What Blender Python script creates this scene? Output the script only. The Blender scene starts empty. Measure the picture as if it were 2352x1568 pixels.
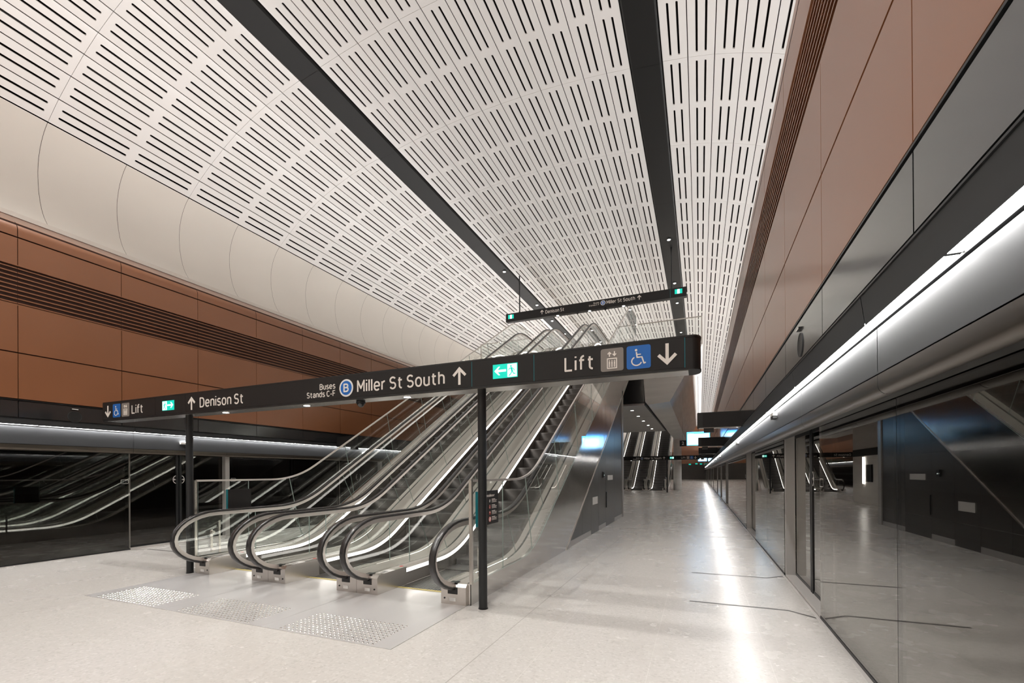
import bpy, math, random
from mathutils import Vector, Matrix
random.seed(7)
scene = bpy.context.scene
col = scene.collection
PI = math.pi

# ------------------------------------------------------------------ materials
def mat(name, base=(.5, .5, .5), metal=0., rough=.5, spec=.5, emis=None, estr=0., coat=0., coat_r=.1,
        noise=None, bump=None):
    m = bpy.data.materials.new(name); m.use_nodes = True
    nt = m.node_tree; b = nt.nodes['Principled BSDF']
    b.inputs['Base Color'].default_value = (*base, 1)
    b.inputs['Metallic'].default_value = metal
    b.inputs['Roughness'].default_value = rough
    b.inputs['Specular IOR Level'].default_value = spec
    b.inputs['Coat Weight'].default_value = coat
    b.inputs['Coat Roughness'].default_value = coat_r
    if emis:
        b.inputs['Emission Color'].default_value = (*emis, 1)
        b.inputs['Emission Strength'].default_value = estr
    tc = None
    if noise or bump:
        tc = nt.nodes.new('ShaderNodeNewGeometry')
    if noise:   # (scale xyz, amount)
        mp = nt.nodes.new('ShaderNodeMapping'); mp.inputs['Scale'].default_value = noise[0]
        nz = nt.nodes.new('ShaderNodeTexNoise'); nz.inputs['Scale'].default_value = 1; nz.inputs['Detail'].default_value = 4
        nt.links.new(tc.outputs['Position'], mp.inputs['Vector']); nt.links.new(mp.outputs[0], nz.inputs['Vector'])
        mx = nt.nodes.new('ShaderNodeMix'); mx.data_type = 'RGBA'; mx.blend_type = 'MIX'
        a = noise[1]
        mx.inputs[6].default_value = (*[max(0, c*(1-a)) for c in base], 1)
        mx.inputs[7].default_value = (*[min(1, c*(1+a)) for c in base], 1)
        nt.links.new(nz.outputs['Fac'], mx.inputs[0]); nt.links.new(mx.outputs[2], b.inputs['Base Color'])
    if bump:    # (scale xyz, strength, distance)
        mp = nt.nodes.new('ShaderNodeMapping'); mp.inputs['Scale'].default_value = bump[0]
        nz = nt.nodes.new('ShaderNodeTexNoise'); nz.inputs['Scale'].default_value = 1; nz.inputs['Detail'].default_value = 2
        bp = nt.nodes.new('ShaderNodeBump'); bp.inputs['Strength'].default_value = bump[1]; bp.inputs['Distance'].default_value = bump[2]
        nt.links.new(tc.outputs['Position'], mp.inputs['Vector']); nt.links.new(mp.outputs[0], nz.inputs['Vector'])
        nt.links.new(nz.outputs['Fac'], bp.inputs['Height']); nt.links.new(bp.outputs[0], b.inputs['Normal'])
    return m

def glass(name, tint=(.97, .98, .97), ior=1.5, rough=0., gloss=(1, 1, 1), power=5):
    m = bpy.data.materials.new(name); m.use_nodes = True
    nt = m.node_tree; nt.nodes.clear()
    out = nt.nodes.new('ShaderNodeOutputMaterial'); mix = nt.nodes.new('ShaderNodeMixShader')
    tr = nt.nodes.new('ShaderNodeBsdfTransparent'); tr.inputs[0].default_value = (*tint, 1)
    gl = nt.nodes.new('ShaderNodeBsdfGlossy'); gl.inputs['Roughness'].default_value = rough; gl.inputs[0].default_value = (*gloss, 1)
    # symmetric Fresnel from facing angle (so both faces of a thin pane behave alike)
    lw = nt.nodes.new('ShaderNodeLayerWeight'); lw.inputs['Blend'].default_value = .5
    f0 = ((ior-1)/(ior+1))**2
    pw = nt.nodes.new('ShaderNodeMath'); pw.operation = 'POWER'; pw.inputs[1].default_value = power
    mul = nt.nodes.new('ShaderNodeMath'); mul.operation = 'MULTIPLY_ADD'; mul.inputs[1].default_value = 1-f0; mul.inputs[2].default_value = f0
    nt.links.new(lw.outputs['Facing'], pw.inputs[0]); nt.links.new(pw.outputs[0], mul.inputs[0])
    nt.links.new(mul.outputs[0], mix.inputs[0]); nt.links.new(tr.outputs[0], mix.inputs[1]); nt.links.new(gl.outputs[0], mix.inputs[2])
    nt.links.new(mix.outputs[0], out.inputs[0])
    return m

M = {}
M['ceil'] = mat('ceiling_panel_white', (.785, .77, .752), rough=.45, coat=.35, coat_r=.12)
M['cove'] = mat('cove_offwhite', (.70, .66, .60), rough=.6, noise=((.5, .5, .5), .06))
M['void'] = mat('plenum_dark', (.012, .009, .008), rough=.9)
M['beam'] = mat('beam_black', (.012, .0118, .0115), rough=.45, spec=.22, bump=((.9, .5, .9), .35, .03))
M['copper'] = mat('copper_panel', (.270, .100, .037), metal=.1, rough=.42, spec=.6, coat=.8, coat_r=.24, noise=((.35, .5, .35), .10))
M['copper_dark'] = mat('copper_recess', (.045, .018, .011), metal=.3, rough=.5)
M['fascia'] = mat('fascia_black', (.022, .022, .023), rough=.25, spec=.65, coat=1, coat_r=.13, bump=((.5, .5, .5), .08, .02))
M['header'] = mat('header_charcoal', (.052, .054, .057), rough=.5, spec=.15)
M['tube'] = mat('header_tube', (.115, .098, .082), metal=.85, rough=.32)
M['black'] = mat('black_plastic', (.012, .012, .012), rough=.45)
M['blackm'] = mat('black_metal', (.018, .019, .02), metal=.2, rough=.35)
M['signface'] = mat('sign_face_charcoal', (.017, .0155, .015), rough=.5, spec=.3)
M['steel'] = mat('brushed_steel', (.58, .545, .51), metal=1, rough=.27, noise=((2, 2, 40), .05))
M['steel2'] = mat('polished_steel', (.60, .575, .55), metal=1, rough=.15, bump=((.9, .9, .35), .22, .03))
M['deck'] = mat('steel_deck', (.66, .62, .57), metal=.7, rough=.42)
M['plate'] = mat('landing_plate_steel', (.68, .665, .655), metal=.4, rough=.30, noise=((3, .4, 3), .05))
M['stud'] = mat('tactile_stud_steel', (.75, .73, .70), metal=1, rough=.22)
M['post'] = mat('post_aluminium', (.50, .48, .46), metal=.4, rough=.4)
M['thresh'] = mat('threshold_aluminium', (.66, .63, .60), metal=.3, rough=.45)
M['led'] = mat('led_strip', (1, 1, 1), emis=(1, .95, .88), estr=6)
M['strip'] = mat('linear_light_diffuser', (1, 1, 1), emis=(1, .98, .96), estr=48)
M['lens'] = mat('downlight_lens', (1, 1, 1), emis=(1, .96, .9), estr=14)
M['rubber'] = mat('handrail_rubber', (.02, .018, .018), rough=.27, spec=.6)
M['guide'] = mat('handrail_guide', (.74, .69, .65), metal=.65, rough=.28)
M['step'] = mat('step_dark', (.14, .135, .13), metal=.6, rough=.34)
M['riser'] = mat('riser_dark', (.075, .07, .068), metal=.75, rough=.28)
M['comb'] = mat('comb_yellow', (.55, .45, .16), rough=.5)
M['glass'] = glass('balustrade_glass', (.965, .975, .967), 1.42)
M['gedge'] = mat('glass_edge', (.42, .52, .48), rough=.12, spec=.6)
M['psd'] = glass('screen_door_glass', (.60, .585, .56), 1.62, .0, (.95, .94, .92), 3.0)
M['frit'] = glass('screen_door_frit', (.10, .10, .10), 1.4, .02, (.8, .8, .8), 3.0)
M['concrete'] = mat('board_marked_concrete', (.74, .715, .68), rough=.75, noise=((.5, .5, 5), .18), bump=((1, 1, 8), .2, .02))
M['soffit'] = mat('soffit_metal', (.42, .40, .38), metal=.2, rough=.4)
M['cabinet'] = mat('cabinet_dark', (.07, .063, .056), metal=.4, rough=.33)
M['tunnel'] = mat('tunnel_dark', (.03, .026, .023), rough=.8)
M['cream'] = mat('lettering_cream', (.72, .66, .60), rough=.5, emis=(.72, .66, .6), estr=.08)
M['grey'] = mat('pictogram_grey', (.22, .195, .175), rough=.5)
M['blue'] = mat('pictogram_blue', (.012, .13, .46), rough=.45)
M['exitg'] = mat('exit_green_lit', (.0, .35, .26), emis=(.0, .55, .42), estr=.9)
M['exitw'] = mat('exit_white_lit', (.9, 1, .97), emis=(.85, 1, .96), estr=1.1)
M['teal'] = mat('teal_edge', (.0, .16, .19), rough=.4)
M['red'] = mat('stop_red', (.55, .04, .03), rough=.4, emis=(.6, .03, .02), estr=.15)
M['stick'] = mat('sticker_white', (.8, .78, .75), rough=.5)
M['screen'] = mat('display_screen_lit', (.2, .6, .9), emis=(.50, .82, 1), estr=4.5)
M['screenb'] = mat('display_screen_blue', (.0, .1, .4), emis=(.03, .35, 1), estr=9)
M['inlay'] = mat('floor_inlay_dark', (.16, .15, .145), metal=.4, rough=.45)
M['plinth'] = mat('plinth_steel', (.52, .50, .48), metal=.6, rough=.4)
M['dome'] = mat('camera_dome', (.02, .02, .022), rough=.06, spec=.8)

def floor_mat():
    m = bpy.data.materials.new('terrazzo_floor'); m.use_nodes = True
    nt = m.node_tree; b = nt.nodes['Principled BSDF']; N = nt.nodes.new; L = nt.links.new
    g = N('ShaderNodeNewGeometry')
    off0 = N('ShaderNodeVectorMath'); off0.operation = 'ADD'; off0.inputs[1].default_value = (0, 0, 1.377); L(g.outputs['Position'], off0.inputs[0])
    def noise(scale, detail, vec=None):
        n = N('ShaderNodeTexNoise'); n.inputs['Scale'].default_value = scale; n.inputs['Detail'].default_value = detail
        L(vec or off0.outputs[0], n.inputs['Vector']); return n
    off = N('ShaderNodeVectorMath'); off.operation = 'ADD'; off.inputs[1].default_value = (0, 0, .377); L(g.outputs['Position'], off.inputs[0])
    vo = N('ShaderNodeTexVoronoi'); vo.inputs['Scale'].default_value = 55; L(off.outputs[0], vo.inputs['Vector'])
    hsv = N('ShaderNodeSeparateColor'); L(vo.outputs['Color'], hsv.inputs[0])
    r1 = N('ShaderNodeValToRGB'); r1.color_ramp.interpolation = 'CONSTANT'
    e = r1.color_ramp.elements; e[0].position = 0; e[0].color = (.545, .52, .485, 1); e[1].position = .10; e[1].color = (.590, .563, .528, 1)
    for p, c in ((.55, (.605, .578, .543)), (.86, (.635, .608, .573)), (.97, (.66, .635, .605))):
        x = e.new(p); x.color = (*c, 1)
    L(hsv.outputs[0], r1.inputs[0])
    n2 = noise(1.1, 4)
    r2 = N('ShaderNodeMapRange'); r2.inputs['To Min'].default_value = .95; r2.inputs['To Max'].default_value = 1.05; L(n2.outputs[0], r2.inputs[0])
    mul = N('ShaderNodeVectorMath'); mul.operation = 'SCALE'; L(r1.outputs[0], mul.inputs[0]); L(r2.outputs[0], mul.inputs['Scale'])
    # paver joints: 1.2 m along the platform, .6 m across
    sp = N('ShaderNodeSeparateXYZ'); L(g.outputs['Position'], sp.inputs[0])
    def joint(sock, period, width, off):
        a = N('ShaderNodeMath'); a.operation = 'ADD'; a.inputs[1].default_value = off; L(sock, a.inputs[0])
        pp = N('ShaderNodeMath'); pp.operation = 'PINGPONG'; pp.inputs[1].default_value = period/2; L(a.outputs[0], pp.inputs[0])
        lt = N('ShaderNodeMath'); lt.operation = 'LESS_THAN'; lt.inputs[1].default_value = width/2; L(pp.outputs[0], lt.inputs[0])
        return lt.outputs[0]
    jx = joint(sp.outputs['X'], .9, .006, .38); jy = joint(sp.outputs['Y'], 1.5, .006, .2)
    mx = N('ShaderNodeMath'); mx.operation = 'MAXIMUM'; L(jx, mx.inputs[0]); L(jy, mx.inputs[1])
    big = joint(sp.outputs['X'], 5.4, .010, 1.75)
    sc = N('ShaderNodeMath'); sc.operation = 'MULTIPLY'; sc.inputs[1].default_value = .35; L(mx.outputs[0], sc.inputs[0])
    mixj = N('ShaderNodeMix'); mixj.data_type = 'RGBA'; L(sc.outputs[0], mixj.inputs[0]); L(mul.outputs[0], mixj.inputs[6]); mixj.inputs[7].default_value = (.78, .755, .71, 1)
    sc2 = N('ShaderNodeMath'); sc2.operation = 'MULTIPLY'; sc2.inputs[1].default_value = .55; L(big, sc2.inputs[0])
    mixk = N('ShaderNodeMix'); mixk.data_type = 'RGBA'; L(sc2.outputs[0], mixk.inputs[0]); L(mixj.outputs[2], mixk.inputs[6]); mixk.inputs[7].default_value = (.30, .27, .24, 1)
    L(mixk.outputs[2], b.inputs['Base Color'])
    n3 = noise(2.3, 5); r3 = N('ShaderNodeMapRange'); r3.inputs['To Min'].default_value = .25; r3.inputs['To Max'].default_value = .29
    L(n3.outputs[0], r3.inputs[0]); L(r3.outputs[0], b.inputs['Roughness'])
    b.inputs['Specular IOR Level'].default_value = .5
    n4 = noise(7, 3); bp = N('ShaderNodeBump'); bp.inputs['Strength'].default_value = .02; bp.inputs['Distance'].default_value = .005
    L(n4.outputs[0], bp.inputs['Height']); L(bp.outputs[0], b.inputs['Normal'])
    return m
M['floor'] = floor_mat()

# ------------------------------------------------------------------ mesh builder
class MB:
    def __init__(s): s.v = []; s.f = []; s.m = []
    def add(s, vs, fs, mi=0):
        o = len(s.v); s.v += [tuple(p) for p in vs]; s.f += [tuple(i+o for i in f) for f in fs]
        s.m += ([mi]*len(fs) if isinstance(mi, int) else list(mi)); return s
    def box(s, x0, x1, y0, y1, z0, z1, mi=0):
        x0, x1 = min(x0, x1), max(x0, x1)
        return s.add([(x, y, z) for x in (x0, x1) for y in (y0, y1) for z in (z0, z1)],
                     [(0, 1, 3, 2), (4, 6, 7, 5), (0, 4, 5, 1), (2, 3, 7, 6), (0, 2, 6, 4), (1, 5, 7, 3)], mi)
    def prism(s, poly, axis, a, b, mi=0):
        """poly: 2-D points; axis x: poly=(y,z); y: poly=(x,z); z: poly=(x,y)"""
        n = len(poly)
        def P(p, t): return {'x': (t, p[0], p[1]), 'y': (p[0], t, p[1]), 'z': (p[0], p[1], t)}[axis]
        vs = [P(p, a) for p in poly]+[P(p, b) for p in poly]
        fs = [tuple(range(n)), tuple(range(2*n-1, n-1, -1))]+[(i, i+n, (i+1) % n+n, (i+1) % n) for i in range(n)]
        return s.add(vs, fs, mi)
    def cyl(s, c, r, h, axis='z', n=24, r2=None, mi=0):
        r2 = r if r2 is None else r2
        vs = []
        for t, rr in ((0, r), (h, r2)):
            for i in range(n):
                a = 2*PI*i/n; u, w = rr*math.cos(a), rr*math.sin(a)
                vs.append({'z': (c[0]+u, c[1]+w, c[2]+t), 'y': (c[0]+u, c[1]+t, c[2]+w), 'x': (c[0]+t, c[1]+u, c[2]+w)}[axis])
        return s.add(vs, [tuple(range(n)), tuple(range(2*n-1, n-1, -1))]+[(i, i+n, (i+1) % n+n, (i+1) % n) for i in range(n)], mi)
    def grid(s, rows, mi=0, close_u=False, close_v=False):
        nu = len(rows[0]); fs = []
        for i in range(len(rows)-(0 if close_v else 1)):
            for j in range(nu-(0 if close_u else 1)):
                a = i*nu+j; b = i*nu+(j+1) % nu; i2 = (i+1) % len(rows); fs.append((a, b, i2*nu+(j+1) % nu, i2*nu+j))
        return s.add([p for r in rows for p in r], fs, mi)
    def dome(s, c, r, zs=1, n=16, k=6, down=True, mi=0):
        rows = []
        for i in range(k+1):
            a = PI/2*i/k
            rows.append([(c[0]+r*math.cos(a)*math.cos(2*PI*j/n), c[1]+r*math.cos(a)*math.sin(2*PI*j/n), c[2]+(-1 if down else 1)*r*zs*math.sin(a)) for j in range(n)])
        return s.grid(rows, mi, close_u=True)
    def mesh(s, name, mats, smooth=False, auto=None):
        me = bpy.data.meshes.new(name); me.from_pydata(s.v, [], s.f)
        for m in (mats if isinstance(mats, (list, tuple)) else [mats]): me.materials.append(m)
        me.polygons.foreach_set('material_index', s.m)
        if smooth: me.polygons.foreach_set('use_smooth', [True]*len(me.polygons))
        me.update()
        if auto is not None: me.set_sharp_from_angle(angle=math.radians(auto))
        return me
    def build(s, name, mats, parent=None, smooth=False, auto=None, **tags):
        o = bpy.data.objects.new(name, s.mesh(name, mats, smooth or auto is not None, auto)); col.objects.link(o)
        if parent is not None: o.parent = parent
        for k, v in tags.items(): o[k] = v
        return o

def tag(o, label=None, category=None, group=None, kind=None):
    if label: o['label'] = label
    if category: o['category'] = category
    if group: o['group'] = group
    if kind: o['kind'] = kind
    return o
def empty(name, loc=(0, 0, 0)):
    o = bpy.data.objects.new(name, None); o.location = loc; o.empty_display_size = .1; col.objects.link(o); return o
def struct(mb, name, mats, parent=None, **k):
    o = mb.build(name, mats, parent, **k)
    if parent is None: o['kind'] = 'structure'
    return o
def kids(o): return [c for c in bpy.data.objects if c.parent == o]
def build_index():
    d = {}
    for c in bpy.data.objects: d.setdefault(c.parent, []).append(c)
    return d
def copy_tree(o, idx, parent=None):
    c = o.copy(); col.objects.link(c)
    if parent is not None: c.parent = parent; c.matrix_parent_inverse = o.matrix_parent_inverse.copy()
    for ch in idx.get(o, []): copy_tree(ch, idx, c)
    return c

def stroke(mb, pts, w, y, t=.004, mi=0, facing='y', closed=False, map2=None):
    """flat thick poly-line in the x-z plane at depth y"""
    n = len(pts)
    segs = list(zip(pts, pts[1:]+([pts[0]] if closed else [])))[:n if closed else n-1]
    for a, b in segs:
        dx, dz = b[0]-a[0], b[1]-a[1]; L = math.hypot(dx, dz) or 1e-6; nx, nz = -dz/L*w/2, dx/L*w/2
        mb.prism([(a[0]+nx, a[1]+nz), (b[0]+nx, b[1]+nz), (b[0]-nx, b[1]-nz), (a[0]-nx, a[1]-nz)], 'y', y, y-t, mi)
    for p in (pts if closed else pts[1:-1]):
        disc(mb, p, w/2, y, t*.98, mi, 10)
def disc(mb, c, r, y, t=.004, mi=0, n=20):
    mb.prism([(c[0]+r*math.cos(2*PI*i/n), c[1]+r*math.sin(2*PI*i/n)) for i in range(n)], 'y', y, y-t, mi)
def rrect(x0, x1, z0, z1, r, n=5):
    P = []
    for cx, cz, a0 in ((x1-r, z1-r, 0), (x0+r, z1-r, 90), (x0+r, z0+r, 180), (x1-r, z0+r, 270)):
        for i in range(n+1):
            a = math.radians(a0+90*i/n); P.append((cx+r*math.cos(a), cz+r*math.sin(a)))
    return P
def arc(c, r, a0, a1, n=14): return [(c[0]+r*math.cos(math.radians(a0+(a1-a0)*i/n)), c[1]+r*math.sin(math.radians(a0+(a1-a0)*i/n))) for i in range(n+1)]

_text_cache = {}
def text_mesh(s, bold=.012):
    if (s, bold) in _text_cache: return _text_cache[(s, bold)]
    cu = bpy.data.curves.new('txt', 'FONT'); cu.body = s; cu.size = 1; cu.resolution_u = 3; cu.offset = bold; cu.extrude = .02
    ob = bpy.data.objects.new('txt', cu); col.objects.link(ob)
    dg = bpy.context.evaluated_depsgraph_get(); me = bpy.data.meshes.new_from_object(ob.evaluated_get(dg))
    bpy.data.objects.remove(ob); bpy.data.curves.remove(cu)
    vs = [tuple(v.co) for v in me.vertices]; fs = [tuple(p.vertices) for p in me.polygons]
    bpy.data.meshes.remove(me)
    x0 = min(v[0] for v in vs); x1 = max(v[0] for v in vs); y0 = min(v[1] for v in vs); y1 = max(v[1] for v in vs)
    _text_cache[(s, bold)] = (vs, fs, x0, x1, y0, y1); return _text_cache[(s, bold)]
def add_text(mb, s, x0, x1, z0, z1, y, t=.004, mi=0, bold=.012, plane='y', mirror=False):
    vs, fs, a0, a1, b0, b1 = text_mesh(s, bold)
    out = []
    for v in vs:
        fx = (v[0]-a0)/(a1-a0); u = x0+fx*(x1-x0); w = z0+(v[1]-b0)/(b1-b0)*(z1-z0); d = (v[2]+.02)/.04*t
        out.append((u, y-d, w) if plane == 'y' else (y+d*(1 if x1 > x0 else -1), u, w))
    mb.add(out, fs, mi)

def el(cx_, cz, rx, rz, a0, a1, n=14, p=1.0):
    out = []
    for i in range(n+1):
        a = math.radians(a0+(a1-a0)*i/n); c, s_ = math.cos(a), math.sin(a)
        out.append((cx_+rx*math.copysign(abs(c)**p, c), cz+rz*math.copysign(abs(s_)**p, s_)))
    return out
XH = .74
GLY = {   # letter: (advance width, [centre lines]) in cap heights
 'L': (.46, [[(0, 1), (0, 0), (.46, 0)]]),
 'i': (0, [[(0, 0), (0, XH)], [(0, .93), (0, 1.04)]]),
 'l': (0, [[(0, 0), (0, 1.03)]]),
 'f': (.34, [[(.12, 0), (.12, .80)]+el(.32, .80, .20, .22, 180, 90, 6), [(0, XH-.03), (.33, XH-.03)]]),
 't': (.34, [[(.12, .94), (.12, .22)]+el(.32, .20, .20, .20, 180, 270, 6), [(0, XH-.03), (.33, XH-.03)]]),
 'D': (.54, [[(.24, 0), (0, 0), (0, 1), (.24, 1)]+el(.24, .5, .30, .5, 90, -90, 16, .85)]),
 'e': (.48, [[(.0, .37), (.48, .37)]+el(.24, .37, .24, .37, 0, 318, 20, .9)]),
 'n': (.42, [[(0, 0), (0, XH)], [(0, .45)]+el(.21, .49, .21, .25, 180, 0, 12, .9)+[(.42, 0)]]),
 'h': (.42, [[(0, 0), (0, 1.03)], [(0, .45)]+el(.21, .49, .21, .25, 180, 0, 12, .9)+[(.42, 0)]]),
 'u': (.42, [[(.42, 0), (.42, XH)], [(.42, .29)]+el(.21, .25, .21, .25, 0, -180, 12, .9)+[(0, XH)]]),
 'r': (.26, [[(0, 0), (0, XH)], [(0, .42)]+el(.24, .44, .24, .29, 180, 85, 8)]),
 'o': (.48, [el(.24, .37, .24, .37, 0, 360, 24, .9)]),
 'a': (.43, [el(.22, .47, .21, .27, 150, 0, 8)+[(.43, 0)], el(.21, .20, .21, .20, 0, 360, 16)]),
 'd': (.45, [[(.45, 0), (.45, 1.03)], el(.225, .37, .225, .37, 0, 360, 20, .9)]),
 's': (.38, [el(.20, .555, .18, .185, 35, 180, 8)+el(.19, .555, .18, .185, 200, 262, 4)+el(.19, .19, .20, .19, 78, -10, 6)+el(.19, .19, .20, .19, -20, -150, 8)]),
 'S': (.50, [el(.255, .755, .235, .245, 30, 180, 9)+el(.255, .755, .24, .245, 200, 258, 4)+el(.25, .265, .25, .265, 76, -10, 7)+el(.25, .265, .25, .265, -20, -152, 9)]),
 'B': (.50, [[(.28, .53), (0, .53), (0, 1), (.27, 1)]+el(.27, .765, .20, .235, 90, -90, 10, .9), [(0, .53), (0, 0), (.28, 0)]+el(.28, .265, .23, .265, -90, 90, 10, .9)]),
 'C': (.52, [el(.29, .5, .27, .5, 42, 318, 22, .9)]),
 'F': (.42, [[(.43, 1), (0, 1), (0, 0)], [(0, .50), (.37, .50)]]),
 'M': (.62, [[(0, 0), (0, 1), (.31, .30), (.62, 1), (.62, 0)]]),
 '-': (.26, [[(0, .38), (.26, .38)]]),
}
def stroke_text(mb, txt, x0, x1, z0, z1, y, wt=.145, t=.004, gap=.17, mi=0):
    pen = 0; lines = []
    for ch in txt:
        if ch == ' ': pen += .24; continue
        w, L = GLY[ch]
        for l in L: lines.append([(pen+px_, pz) for px_, pz in l])
        pen += w+wt+gap*.62
    tot = pen-wt-gap*.62
    h = (z1-z0)/(1+wt); ww = wt*h; kx = (x1-x0-ww)/tot
    for l in lines: stroke(mb, [(x0+ww/2+px_*kx, z0+ww/2+pz*h) for px_, pz in l], ww, y, t, mi)
# ------------------------------------------------------------------ camera
F_PX, CX, CY = 1033.257, 1176., 1084.767
YAW, PITCH, ROLL, EYE = .394924729, .00210115656, -.00648245, 1.55
cyw, syw = math.cos(YAW), math.sin(YAW)
Fv = Vector((-syw*math.cos(PITCH), cyw*math.cos(PITCH), math.sin(PITCH))); R0 = Vector((cyw, syw, 0)); U0 = R0.cross(Fv)
Rv = R0*math.cos(ROLL)+U0*math.sin(ROLL); Uv = -R0*math.sin(ROLL)+U0*math.cos(ROLL)
cam_d = bpy.data.cameras.new('camera'); cam = bpy.data.objects.new('camera', cam_d); col.objects.link(cam)
mw = Matrix.Identity(4)
for i, a in enumerate((Rv, Uv, -Fv)):
    for j in range(3): mw[j][i] = a[j]
mw.translation = Vector((0, 0, EYE)); cam.matrix_world = mw
cam_d.sensor_fit = 'HORIZONTAL'; cam_d.sensor_width = 36; cam_d.lens = F_PX/2352*36
cam_d.shift_x = 0; cam_d.shift_y = (CY-784)/2352; cam_d.clip_end = 400; cam_d.clip_start = .05
scene.camera = cam

Y0, Y1 = -7.0, 104.0          # ends of the hall
# ------------------------------------------------------------------ floor
struct(MB().box(-13.5, 1.133, Y0, Y1, -.3, 0).box(1.133, 3.2, Y0, Y1, -.35, -.05), 'floor', [M['floor'], M['tunnel']])
struct(MB().box(-13.6, 3.6, Y0-.25, Y0, -.3, 12), 'wall_back', M['cove'])
struct(MB().box(-13.6, 3.6, Y1, Y1+.25, -.3, 3.4, 0).box(-13.6, 3.6, Y1, Y1+.25, 3.4, 12, 1), 'wall_far', [M['cabinet'], M['copper']])

# ------------------------------------------------------------------ ceiling vault (cross-section about x = -4.93)
CC = -4.93
prof = [(0, 11.78), (.6, 11.775), (1.2, 11.755), (1.8, 11.715), (2.4, 11.66), (2.995, 11.59), (3.59, 11.505)]
outer = [(4.24, 11.42), (4.84, 11.31), (5.42, 11.17), (5.99, 10.985), (6.54, 10.77), (7.07, 10.51), (7.58, 10.215), (8.08, 9.885), (8.54, 9.52)]
BAY, JY0 = 3.026, 5.322
nb0 = int(math.floor((Y0-JY0)/BAY)); bays = [JY0+BAY*k for k in range(nb0, int((Y1-JY0)/BAY)+1)]
SL = [(.12, 1.42), (1.61, 2.91)]          # two rows of slots in a bay
def strip_panels(mb, p, q):
    """p,q: (x,z) of the two long edges of one plank row; slotted panels bay by bay"""
    L = math.hypot(q[0]-p[0], q[1]-p[1]); ux, uz = (q[0]-p[0])/L, (q[1]-p[1])/L
    g = .011
    us = [g, L*.335-.024, L*.335+.024, L*.665-.024, L*.665+.024, L-g]
    def P(u, y): return (p[0]+ux*u, y, p[1]+uz*u)
    for yb in bays:
        far = yb > 34
        ys = [yb+.0035, yb+SL[0][0], yb+SL[0][1], yb+SL[1][0], yb+SL[1][1], yb+BAY-.0035]
        o = len(mb.v)
        for y in ys:
            for u in us: mb.v.append(P(u, y))
        for i in range(5):
            for j in range(5):
                if i in (1, 3) and j in (1, 3):
                    if far: continue
                    # round the slot ends
                    r = .024; uc = (us[j]+us[j+1])/2
                    for (yc, sy, row) in ((ys[i]+r, -1, i), (ys[i+1]-r, 1, i+1)):
                        for sx, cidx in ((-1, j), (1, j+1)):
                            pts = [P(uc+sx*r*math.cos(a), yc+sy*r*math.sin(a)) for a in (0, PI/6, PI/3, PI/2)]
                            k = len(mb.v); mb.v += pts
                            cn = o+row*6+cidx
                            for t in range(3):
                                mb.f.append((cn, k+t, k+t+1)); mb.m.append(0)
                    continue
                a = o+i*6+j
                mb.f.append((a, a+1, a+7, a+6)); mb.m.append(0)
mb = MB()
def zprof(d):
    T = prof+outer; d = abs(d)
    for a, b in zip(T, T[1:]):
        if a[0] <= d <= b[0]: return a[1]+(b[1]-a[1])*(d-a[0])/(b[0]-a[0])
    return T[-1][1]
IN = [-3.56+(3.56+3.42)*k/12 for k in range(13)]
RO = [4.175, 4.745, 5.32, 5.90, 6.47, 7.02, 7.54, 8.05, 8.54]
full = [(CC+d, zprof(d)) for d in IN]
for a, b in zip(full, full[1:]): strip_panels(mb, a, b)
for a, b in zip(outer, outer[1:]): strip_panels(mb, (CC-a[0], a[1]), (CC-b[0], b[1]))
for a, b in zip(RO, RO[1:]): strip_panels(mb, (CC+a, zprof(a)), (CC+b, zprof(b)))
ceil_o = struct(mb, 'ceiling', M['ceil'])
so = ceil_o.modifiers.new('thickness', 'SOLIDIFY'); so.thickness = .022; so.offset = 0
mb = MB()     # dark plenum over the slotted panels
def up(pts, d): return [(x, z+d) for x, z in pts]
allp = [(CC-d, z) for d, z in outer[::-1]]+[(CC-d, z) for d, z in prof[::-1]]+[(CC+d, z) for d, z in prof[1:]]+[(CC+d, z) for d, z in outer]
mb.grid([[(x, y, z+.30) for x, z in allp] for y in (Y0, Y1)])
struct(mb, 'ceiling_backing', M['void'], ceil_o)
# black beams
for sgn in (-1, 1):
    mb = MB()
    a, b = ((3.56, zprof(3.56)), outer[0]) if sgn < 0 else ((3.42, zprof(3.42)), (4.175, zprof(4.175)))
    L = math.hypot(b[0]-a[0], b[1]-a[1]); ux, uz = (b[0]-a[0])/L, (b[1]-a[1])/L
    sec = [(.015, .06), (.02, -.035), (.06, -.05), (L-.06, -.05), (L-.02, -.035), (L-.015, .06)]
    ys = [Y0]+[y for y in bays if y > Y0]+[Y1]
    for i, (ya, yb_) in enumerate(zip(ys, ys[1:])):
        rows = []
        for y in (ya+.004, yb_-.004):
            rows.append([(CC+sgn*(a[0]+ux*u-uz*(-h)*0), y, a[1]+uz*u+h) for u, h in sec])
        mb.grid(rows)
    struct(mb, 'trim_%d' % (1 if sgn < 0 else 2), M['beam'])
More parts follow.
